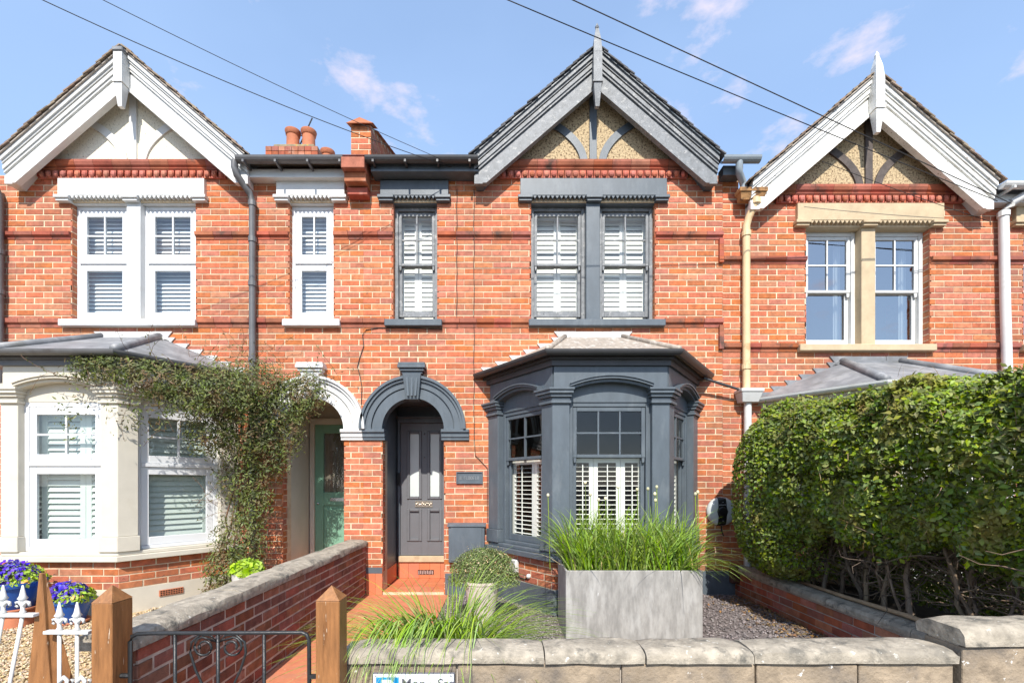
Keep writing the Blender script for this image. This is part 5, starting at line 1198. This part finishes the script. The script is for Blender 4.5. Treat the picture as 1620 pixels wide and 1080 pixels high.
# planter with grasses and alliums
pt = thing('planter', 'large rectangular galvanised grey planter in front of the slate bay', 'planter', (1.157, -1.5, 0.0))
px0, px1, py0, py1, pz = 0.55, 1.764, -1.80, -1.19, 0.632; mb = MB()
mb.box(px0, px1, py0, py0 + .02, 0, pz); mb.box(px0, px1, py1 - .02, py1, 0, pz); mb.box(px0, px0 + .02, py0 + .02, py1 - .02, 0, pz); mb.box(px1 - .02, px1, py0 + .02, py1 - .02, 0, pz)
part('shell', mb, ZINC, pt, bevel=0.004); part('compost', MB().box(px0 + .02, px1 - .02, py0 + .02, py1 - .02, 0.02, pz - .05), SOIL, pt)
n = 1500; roots = np.stack([rng.uniform(px0 + .04, px1 - .04, n), rng.uniform(py0 + .05, py1 - .05, n), np.full(n, pz - .06)], 1)
dirs = np.stack([(roots[:, 0] - 1.16) * 0.2 + rng.normal(0, .22, n), rng.normal(-.06, .2, n), np.ones(n)], 1)
og = thing('ornamental_grass', 'tall arching green grasses filling the grey planter', 'grass', (1.157, -1.5, pz - .06))
blades('blades', roots, dirs, 0.62, 0.014, GRASS, og, 0.85, 7)
STRAW = mat('dry_straw', (.42, .32, .15), .7, .3, 9, 0, island=.3)
blades('dry_blades', roots[:130] + rng.normal(0, .02, (130, 3)), dirs[:130] + rng.normal(0, .3, (130, 3)), 0.5, 0.007, STRAW, og, 1.0, 6)
n = 70; roots = np.stack([rng.uniform(px1 - .25, px1 - .03, n), rng.uniform(py0 + .03, py0 + .3, n), np.full(n, pz - .05)], 1); dirs = np.stack([rng.normal(.45, .2, n), rng.normal(-.45, .2, n), np.full(n, .7)], 1)
blades('drooping_blades', roots, dirs, 0.62, 0.009, GRASS, og, 1.5, 7)
for i, (px, py) in enumerate(((867, 785), (926, 765), (934, 784), (947, 792), (978, 772), (1008, 776), (1025, 775), (1036, 783), (1037, 793), (1039, 772), (1100, 783), (1104, 780), (958, 790))):
    p = at(px, py, -1.5); a = thing('allium', ['pale papery allium bud on a thin stalk in the planter grasses', 'greenish allium bud on a thin stalk in the planter grasses'][i % 2], 'flower', (p.x + .01, -1.5, pz - .06), 'allium buds above the planter')
    a['label'] = 'thin allium stalk with a small papery bud rising from the planter grasses'
    part('stem', MB().tube([(p.x + .02, -1.5, pz - .06), (p.x + .012, -1.5, pz + .25), (p.x, -1.5, p.z)], 0.0035, 5), GRASS, a); part('bud', MB().ball((p.x, -1.5, p.z + .012), 0.015, 8, 6, (1, 1, 1.25)), BUD, a, smooth=True)

# clay pot with cushion plant
cp = thing('clay_pot', 'pale weathered tapered clay pot beside the slate bay', 'pot', (-0.22, -1.23, 0.0))
part('body', MB().lathe([(0.115, 0), (0.125, .02), (0.165, .33), (0.178, .40), (0.185, .405), (0.185, .43), (0.165, .43), (0.155, .37)], (-0.22, -1.23, 0.003), 28), PALEPOT, cp, smooth=True, autos=40); part('compost', MB().lathe([(0.15, 0.36), (0.15, 0.39)], (-0.22, -1.23, 0), 20), SOIL, cp)
cu = thing('cushion_plant', 'bushy grey green cushion plant with dry seed heads in the clay pot', 'plant', (-0.22, -1.23, 0.39))
P, v = dome(8500, (-0.20, -1.20, 0.47), (0.36, 0.19, 0.28)); P[:, 2] -= 0.09 * (1 - np.abs(v[:, 2])) ** 2; leaf_mesh('foliage', P, v + rng.normal(0, .6, v.shape), 0.03, CUSHION, cu, 0.3)
n = 500; P0 = np.array((-0.22, -1.23, 0.45)) + rng.normal(0, .06, (n, 3)) * (1, 1, .3); dr = rng.normal(0, .75, (n, 3)); dr[:, 2] = np.abs(dr[:, 2]) + .5; dr[:, 1] *= .5; blades('stalks', P0, dr, 0.34, 0.004, CUSHION, cu, 0.25, 4)
P, v = dome(330, (-0.20, -1.20, 0.50), (0.37, 0.2, 0.29)); leaf_mesh('seed_heads', P, v, 0.017, SEED, cu, 0.8, 'stuff')

# grass clump behind the front wall
fg = thing('grass_clump', 'bright green arching grass clump spilling over the front wall coping', 'grass', (-0.36, -3.3, 0.0))
n = 1150; th = rng.uniform(0, 6.28, n); rr_ = rng.uniform(0, .14, n); roots = np.stack([-0.36 + rr_ * np.cos(th) * 1.5, -3.08 + rr_ * np.sin(th), np.full(n, .05)], 1)
dirs = np.stack([np.cos(th) * .42 - .04 + rng.normal(0, .14, n), np.sin(th) * .3 - .05 + rng.normal(0, .12, n), rng.uniform(.8, 1.3, n)], 1); blades('blades', roots, dirs, 0.95, 0.0105, GRASS, fg, 1.2, 9)
blades('dry_blades', roots[:80], dirs[:80] + rng.normal(0, .25, (80, 3)), .8, .006, STRAW, fg, 1.2, 8)
n = 75; x0 = rng.normal(-.40, .15, n); dx = rng.normal(-.10, .07, n); P0 = np.stack([x0, rng.uniform(-3.45, -3.3, n), rng.uniform(.42, .52, n)], 1)
P1 = np.stack([x0 + dx * .2, rng.uniform(-3.66, -3.54, n), rng.uniform(.86, 1.0, n)], 1); P2 = np.stack([x0 + dx, rng.uniform(-3.90, -3.82, n), rng.uniform(.38, .64, n)], 1); V = []
for k in range(9):
    t = k / 8; q = P0 * (1 - t) ** 2 + P1 * 2 * t * (1 - t) + P2 * t * t; w = .0042 * (1 - t ** 2 * .9); V += [q - np.array((w, 0, 0)), q + np.array((w, w * .5, 0))]
V = np.stack(V, 1); F = np.array([(2 * k, 2 * k + 1, 2 * k + 3, 2 * k + 2) for k in range(8)]); F = (F[None] + 18 * np.arange(n)[:, None, None]).reshape(-1, 4)
fast_mesh('spilling_blades', V.reshape(-1, 3), F, GRASS, fg)

# pansy pots
def flowerpot(label, plabel, x, y, r, h, z0=0.02):
    p = thing('flower_pot', label, 'pot', (x, y, z0), 'blue flower pots with violets')
    part('body', MB().lathe([(r * .62, 0), (r * .66, .01), (r * .92, h * .8), (r, h * .82), (r * 1.04, h * .9), (r * 1.04, h), (r * .93, h), (r * .9, h * .85)], (x, y, z0), 28), BLUEPOT, p, smooth=True, autos=40)
    part('saucer', MB().lathe([(r * .7, -.012), (r * .85, 0), (r * .88, .022), (r * .82, .022), (r * .7, .0)], (x, y, z0 - .001), 24), TERRA, p, smooth=True)
    f = thing('pansies', plabel, 'flowers', (x, y, z0 + h * .9), 'violet pansies in pots')
    c = (x, y, z0 + h * .88); q, v = dome(800, c, (r * 1.12, r * 1.05, r * .85)); leaf_mesh('leaves', q, v + rng.normal(0, .5, v.shape), 0.045, LIME, f, 0.6)
    q, v = dome(420, (x - r * .12, y - r * .1, z0 + h * .9), (r * 1.02, r * .95, r * .95)); v[:, 1] -= .5
    rep = 3; q2 = np.repeat(q, rep, 0) + rng.normal(0, .011, (len(q) * rep, 3)); v2 = np.repeat(v, rep, 0) + rng.normal(0, .35, (len(q) * rep, 3)); leaf_mesh('petals', q2, v2, 0.032, PETAL, f, 0.95, fold=.1)
    q, v = dome(14, (x + r * .3, y - r * .35, z0 + h * .9), (r * .7, r * .6, r * .35)); v[:, 1] -= 1.5; leaf_mesh('orange_petals', np.repeat(q, 5, 0) + rng.normal(0, .012, (len(q) * 5, 3)), np.repeat(v, 5, 0), 0.042, PETAL_O, f, 0.9, fold=.1)
flowerpot('blue pot of violet flowers right of the tapered timber post', 'violet pansies in the blue pot right of the tapered post', -4.32, -1.28, 0.185, 0.24, 0.03)
stand = tag(part('pot_stand', MB().lathe([(0.16, 0), (0.15, .12), (0.17, .125), (0.17, .155)], (-4.80, -1.36, 0.012), 20), TERRA, None, smooth=True, autos=40), 'upturned terracotta pot used as a stand under the larger blue pot', 'stand')
flowerpot('larger blue pot of violet flowers at the left edge, raised on a stand', 'violet pansies in the raised blue pot at the left edge', -4.80, -1.36, 0.24, 0.27, 0.182)
# white pot with lime leaves
wp = thing('white_pot', 'pale grey pot behind the brick garden wall by the vine', 'pot', (-2.74, -0.95, 0.02))
part('body', MB().lathe([(0.10, 0), (0.115, .03), (0.14, .43), (0.145, .44), (0.13, .44), (0.125, .40)], (-2.74, -0.95, 0.015), 24), WHITEPOT, wp, smooth=True, autos=40); part('compost', MB().lathe([(.125, .39), (.125, .41)], (-2.74, -.95, .015), 16), SOIL, wp)
ll = thing('leafy_plant', 'lime green leafy plant in the pale grey pot', 'plant', (-2.74, -0.95, 0.42)); q, v = dome(420, (-2.74, -0.95, 0.44), (.17, .15, .15)); leaf_mesh('leaves', q, v + rng.normal(0, .35, v.shape), 0.075, LIME, ll, 0.85)

# stones
blobs('pebbles', '', PEBBLE, 15000, -4.9, -1.99, -3.75, -0.3, 0.018, 0.017, 0.6, lambda P: (P[:, 1] > -1.15 + np.abs(P[:, 0] + 4.68) * 0.0) & (P[:, 0] < -3.9))
o = bpy.data.objects['pebbles']; o['label'] = 'tan pebbles covering the left front garden'; o['category'] = 'pebbles'
blobs('slate_chippings', '', SLATECHIP, 11000, -0.68, 2.9, -3.5, -0.05, 0.010, 0.019, 0.4, lambda P: (P[:, 0] > .55) & (P[:, 0] < 1.76) & (P[:, 1] > -1.8) & (P[:, 1] < -1.2))
o = bpy.data.objects['slate_chippings']; o['label'] = 'purple grey slate chippings covering the middle front garden'; o['category'] = 'slate chippings'
n = 700; q = np.stack([rng.uniform(1.9, 2.9, n), rng.uniform(-2.4, -.2, n), np.full(n, .025)], 1); q[:, 0] = 2.92 - np.abs(rng.normal(0, .22, n)); o = leaf_mesh('dry_leaves', q, np.tile((0, 0, 1.), (n, 1)) + rng.normal(0, .4, (n, 3)), .04, mat('dry_leaf', (.20, .12, .05), .8, .3, 10, 0, island=.4), None, .5, 'stuff'); o['label'] = 'dry brown leaves along the foot of the right boundary wall'; o['category'] = 'leaves'

# ------------------------------------------------------------------ hedge
hd = thing('hedge', 'big rounded green hedge with bare twiggy stems below, in front of right house', 'hedge', (3.5, -2.0, 0.3))
def hedge_pts(n):
    Y = rng.uniform(-3.75, -0.45, n); t = rng.uniform(0, 1, n)
    zb = np.where(Y > -1.25, 0.42 + np.clip((-0.75 - Y), 0, 1) * 0.75, 0.82) ; zt = 2.21 + 0.05 * (Y + 0.5) + 0.03 * np.sin(Y * 4.3) + 0.02 * np.sin(Y * 9.1)
    endf = np.sqrt(np.clip(1 - ((Y + 1.0) / 0.55).clip(0, 1) ** 2, 0.02, 1))     # rounds the house-side end
    X0 = 2.73 + 0.10 * np.sin(Y * 1.7 + 1); W = 1.35
    per = rng.uniform(0, 1, n); side = per < 0.62; P = np.zeros((n, 3)); Nv = np.zeros((n, 3))
    ang = rng.uniform(0, 1, n)
    zc, hh = (zb + zt) / 2, (zt - zb) / 2
    # left flank plus top as a super-ellipse section
    th = np.where(side, rng.uniform(-1.05, 1.05, n), rng.uniform(.9, 2.4, n)); ct, st = np.cos(th), np.sin(th); e = 0.55
    sx = np.sign(ct) * np.abs(ct) ** e; sz = np.sign(st) * np.abs(st) ** e
    dep = 1 - np.abs(rng.normal(0, .06, n)) + (rng.uniform(0, 1, n) < .05) * rng.uniform(0, .09, n); lump = 1 + 0.085 * np.sin(Y * 7 + th * 2.6 + 1.2 * np.sin(th * 5)) + 0.05 * np.sin(Y * 15 + th * 7 + 1 + np.sin(Y * 4))
    low = np.clip((zc - (zc + hh * sz)) / hh, 0, 1)
    P[:, 0] = X0 + W / 2 - sx * (W / 2 - 0.12 * low) * endf * dep * lump; P[:, 2] = zc + sz * hh * (0.25 + .75 * endf) * dep * lump; P[:, 1] = Y
    Nv[:, 0] = -ct; Nv[:, 2] = st * .9 + .15; Nv[:, 1] = ((Y + 1.0) / 0.55).clip(0, 1) - .3
    return P, Nv
P, Nv = hedge_pts(52000); leaf_mesh('foliage', P, Nv * .7 + np.array((0, -.9, .4)) + rng.normal(0, .75, P.shape), 0.046, LEAF_H, hd, 0.58)
def end_pts(n):
    v = rng.normal(0, 1, (n, 3)); v /= np.linalg.norm(v, axis=1, keepdims=True); v[:, 0] = -np.abs(v[:, 0]) * np.where(rng.uniform(0, 1, n) < .8, 1, -1)
    s = np.sign(v) * np.abs(v) ** .7; return np.array((3.16, -0.95, 1.28)) + s * np.array((.64, .50, .90)) * (1 - np.abs(rng.normal(0, .05, n)))[:, None], v
P, Nv = end_pts(11000); leaf_mesh('end_foliage', P, Nv + np.array((0, -.5, .25)) + rng.normal(0, .7, P.shape), 0.038, LEAF_H, hd, 0.58)
P, Nv = hedge_pts(2600); n = len(P); dr = rng.normal(0, 1, (n, 3)); dr[:, 1] -= .6; blades('surface_twigs', P + rng.normal(0, .02, P.shape), dr, .13, .004, mat('tan_twig', (.30, .19, .09), .8, .3, 10, 0, island=.4), hd, 0.05, 3, 'stuff')
n = 20000; P = np.stack([rng.uniform(3.7, 4.2, n), rng.uniform(-3.7, -.5, n), rng.uniform(.32, 1.2, n)], 1); leaf_mesh('back_foliage', P, rng.normal(0, 1, P.shape), .05, LEAF_H, hd, .6)
n = 20000; P = np.stack([rng.uniform(2.95, 4.1, n), rng.uniform(-3.7, -.6, n), rng.uniform(.95, 2.0, n)], 1); leaf_mesh('inner_foliage', P, rng.normal(0, 1, P.shape), .05, LEAF_H, hd, .6)
tw = MB()
for i in range(34):
    y = -3.7 + i * 0.095 + random.uniform(-.03, .03); x = 3.28 + random.uniform(-.12, .25); z = 0.28; pts = [(x, y, z)]; vx, vy = random.uniform(-.5, .3), random.uniform(-.4, .4)
    for k in range(7): x += vx * .1 + random.uniform(-.04, .04); y += vy * .1 + random.uniform(-.04, .04); z += .12; vx *= .9; pts.append((x, y, z))
    r0 = random.uniform(.012, .026); part('stem', MB().tube(pts, [r0 * (1 - .09 * k) for k in range(8)], 6), BARK, hd, smooth=True)
    for b in range(26):
        p = Vector(random.choice(pts[2:])); q = [p]; d = Vector((random.uniform(-.6, .8), random.uniform(-1, 1), random.uniform(-.3, .8)))
        for k in range(5): p = p + d.normalized() * .085 + Vector((random.gauss(0, .02), random.gauss(0, .02), random.gauss(0, .02))); d += Vector((random.gauss(0, .35), random.gauss(0, .35), random.gauss(.05, .3))); q.append(p)
        tw.tube(q, [random.uniform(.003, .007) * (1 - .13 * k) for k in range(6)], 4)
o = part('twigs', tw, mat('hedge_twig', (0.16, 0.115, 0.078), 0.9, 0.3, 10, 0.3, 60, island=0.3), hd); o['kind'] = 'stuff'
part('ground_soil', MB().box(3.17, 12, -3.55, -0.02, -0.1, 0.28), SOIL)['kind'] = 'structure'
bpy.data.objects['ground_soil'].name = 'raised_ground'
br = tag(part('fallen_branch', MB().tube([(3.05, -1.15, .395), (3.03, -1.8, .398), (3.06, -2.4, .40), (3.03, -3.0, .395), (3.05, -3.4, .39)], [.016, .018, .02, .018, .012], 8), mat('bare_branch', (.36, .25, .15), .8, .2, 10, .3, 50), None, smooth=True), 'bare tan branch lying along the coping under the hedge', 'branch')

# ------------------------------------------------------------------ climbing vine on the left house
vn = thing('climbing_vine', 'sprawling climbing vine over the left bay roof, gutter and porch', 'climber', (-3.2, -0.5, 0.02))
blobs_ = [(180, 585, -1.15, 75, 22, .09, 1500), (245, 600, -1.15, 60, 30, .10, 2000), (300, 620, -1.08, 60, 42, .13, 3000), (350, 620, -.85, 60, 50, .2, 4200), (400, 610, -.5, 60, 42, .22, 4200), (330, 680, -.8, 40, 45, .18, 2200), (385, 680, -.55, 55, 60, .25, 5200), (440, 640, -.4, 50, 50, .2, 4300), (485, 620, -.32, 32, 38, .12, 1800), (425, 725, -.4, 35, 40, .15, 1800), (380, 760, -.45, 45, 38, .18, 1700), (455, 690, -.35, 28, 34, .12, 900),
          (400, 800, -.45, 34, 40, .14, 1500), (375, 850, -.5, 42, 42, .16, 2100), (355, 900, -.55, 36, 36, .14, 1700), (345, 935, -.6, 26, 16, .1, 700), (395, 870, -.45, 30, 30, .12, 900), (150, 570, -1.1, 45, 14, .06, 420), (120, 590, -1.15, 30, 20, .06, 150), (235, 650, -1.15, 40, 40, .05, 220), (110, 650, -1.15, 30, 50, .04, 110), (200, 640, -1.16, 45, 45, .04, 160)]
PP = []; NN = []
for (px, py, y, rx, rz, ry, n) in blobs_:
    n = int(n * .66)
    c_ = at(px, py, y); s = D / (D + y) * K; v = rng.normal(0, 1, (n, 3)); v /= np.linalg.norm(v, axis=1, keepdims=True); rad = rng.uniform(0.25, 1.0, n) ** .55 * rng.uniform(.85, 1.2, n)
    p = np.array(c_) + v * rad[:, None] * np.array((rx / s, ry, rz / s)); p[:, 1] = np.minimum(p[:, 1], -0.03); PP.append(p); NN.append(v + np.array((0, -.6, .4)))
PP = np.concatenate(PP); NN = np.concatenate(NN); leaf_mesh('foliage', PP, NN + rng.normal(0, .6, NN.shape), 0.047, LEAF_V, vn, 0.32, hang=.35)
st = MB()
for i in range(7):
    pts = [at(330 + i * 8, 942, -.55 + i * .02), at(345 + i * 7, 880, -.5), at(365 + i * 5, 800, -.4), at(375 + i * 6, 720, -.35), at(360 + i * 12, 640, -.4), at(300 + i * 30, 600, -.6 + i * .04)]
    q = []
    for a, b in zip(pts, pts[1:]):
        for k in range(4): q.append(a.lerp(b, k / 4) + Vector((random.gauss(0, .02), random.gauss(0, .015), random.gauss(0, .02))))
    st.tube(q, random.uniform(.006, .012), 6)
part('main_stem', st, VSTEM, vn, smooth=True)
sp = MB(); spl = []
for i in range(60):
    px, py, y = random.choice([(150, 575, -1.1), (230, 570, -1.1), (300, 575, -.9), (380, 570, -.4), (470, 590, -.2), (510, 600, -.15), (190, 620, -1.15), (110, 600, -1.15), (260, 690, -1.0), (330, 800, -.8), (400, 560, -.12), (440, 570, -.1)])
    p = at(px + random.uniform(-30, 30), py + random.uniform(-12, 12), y); d = Vector((random.uniform(-1, 1), random.uniform(-.25, .1), random.uniform(-.5, 1.0))).normalized(); q = [p]
    for k in range(random.randint(5, 10)): p = p + d * .05; p.y = min(p.y, -.02); d = (d + Vector((random.gauss(0, .2), random.gauss(0, .08), random.gauss(-.05, .2)))).normalized(); q.append(p.copy()); spl.append(p + Vector((random.gauss(0, .015), random.gauss(0, .01), random.gauss(0, .015))))
    sp.tube(q, .0022, 4)
o = part('tendrils', sp, VSTEM, vn); o['kind'] = 'stuff'
spl = np.array([tuple(s) for s in spl]); leaf_mesh('tendril_leaves', spl, rng.normal(0, 1, spl.shape) + np.array((0, -1, .3)), .035, LEAF_V, vn, .35)
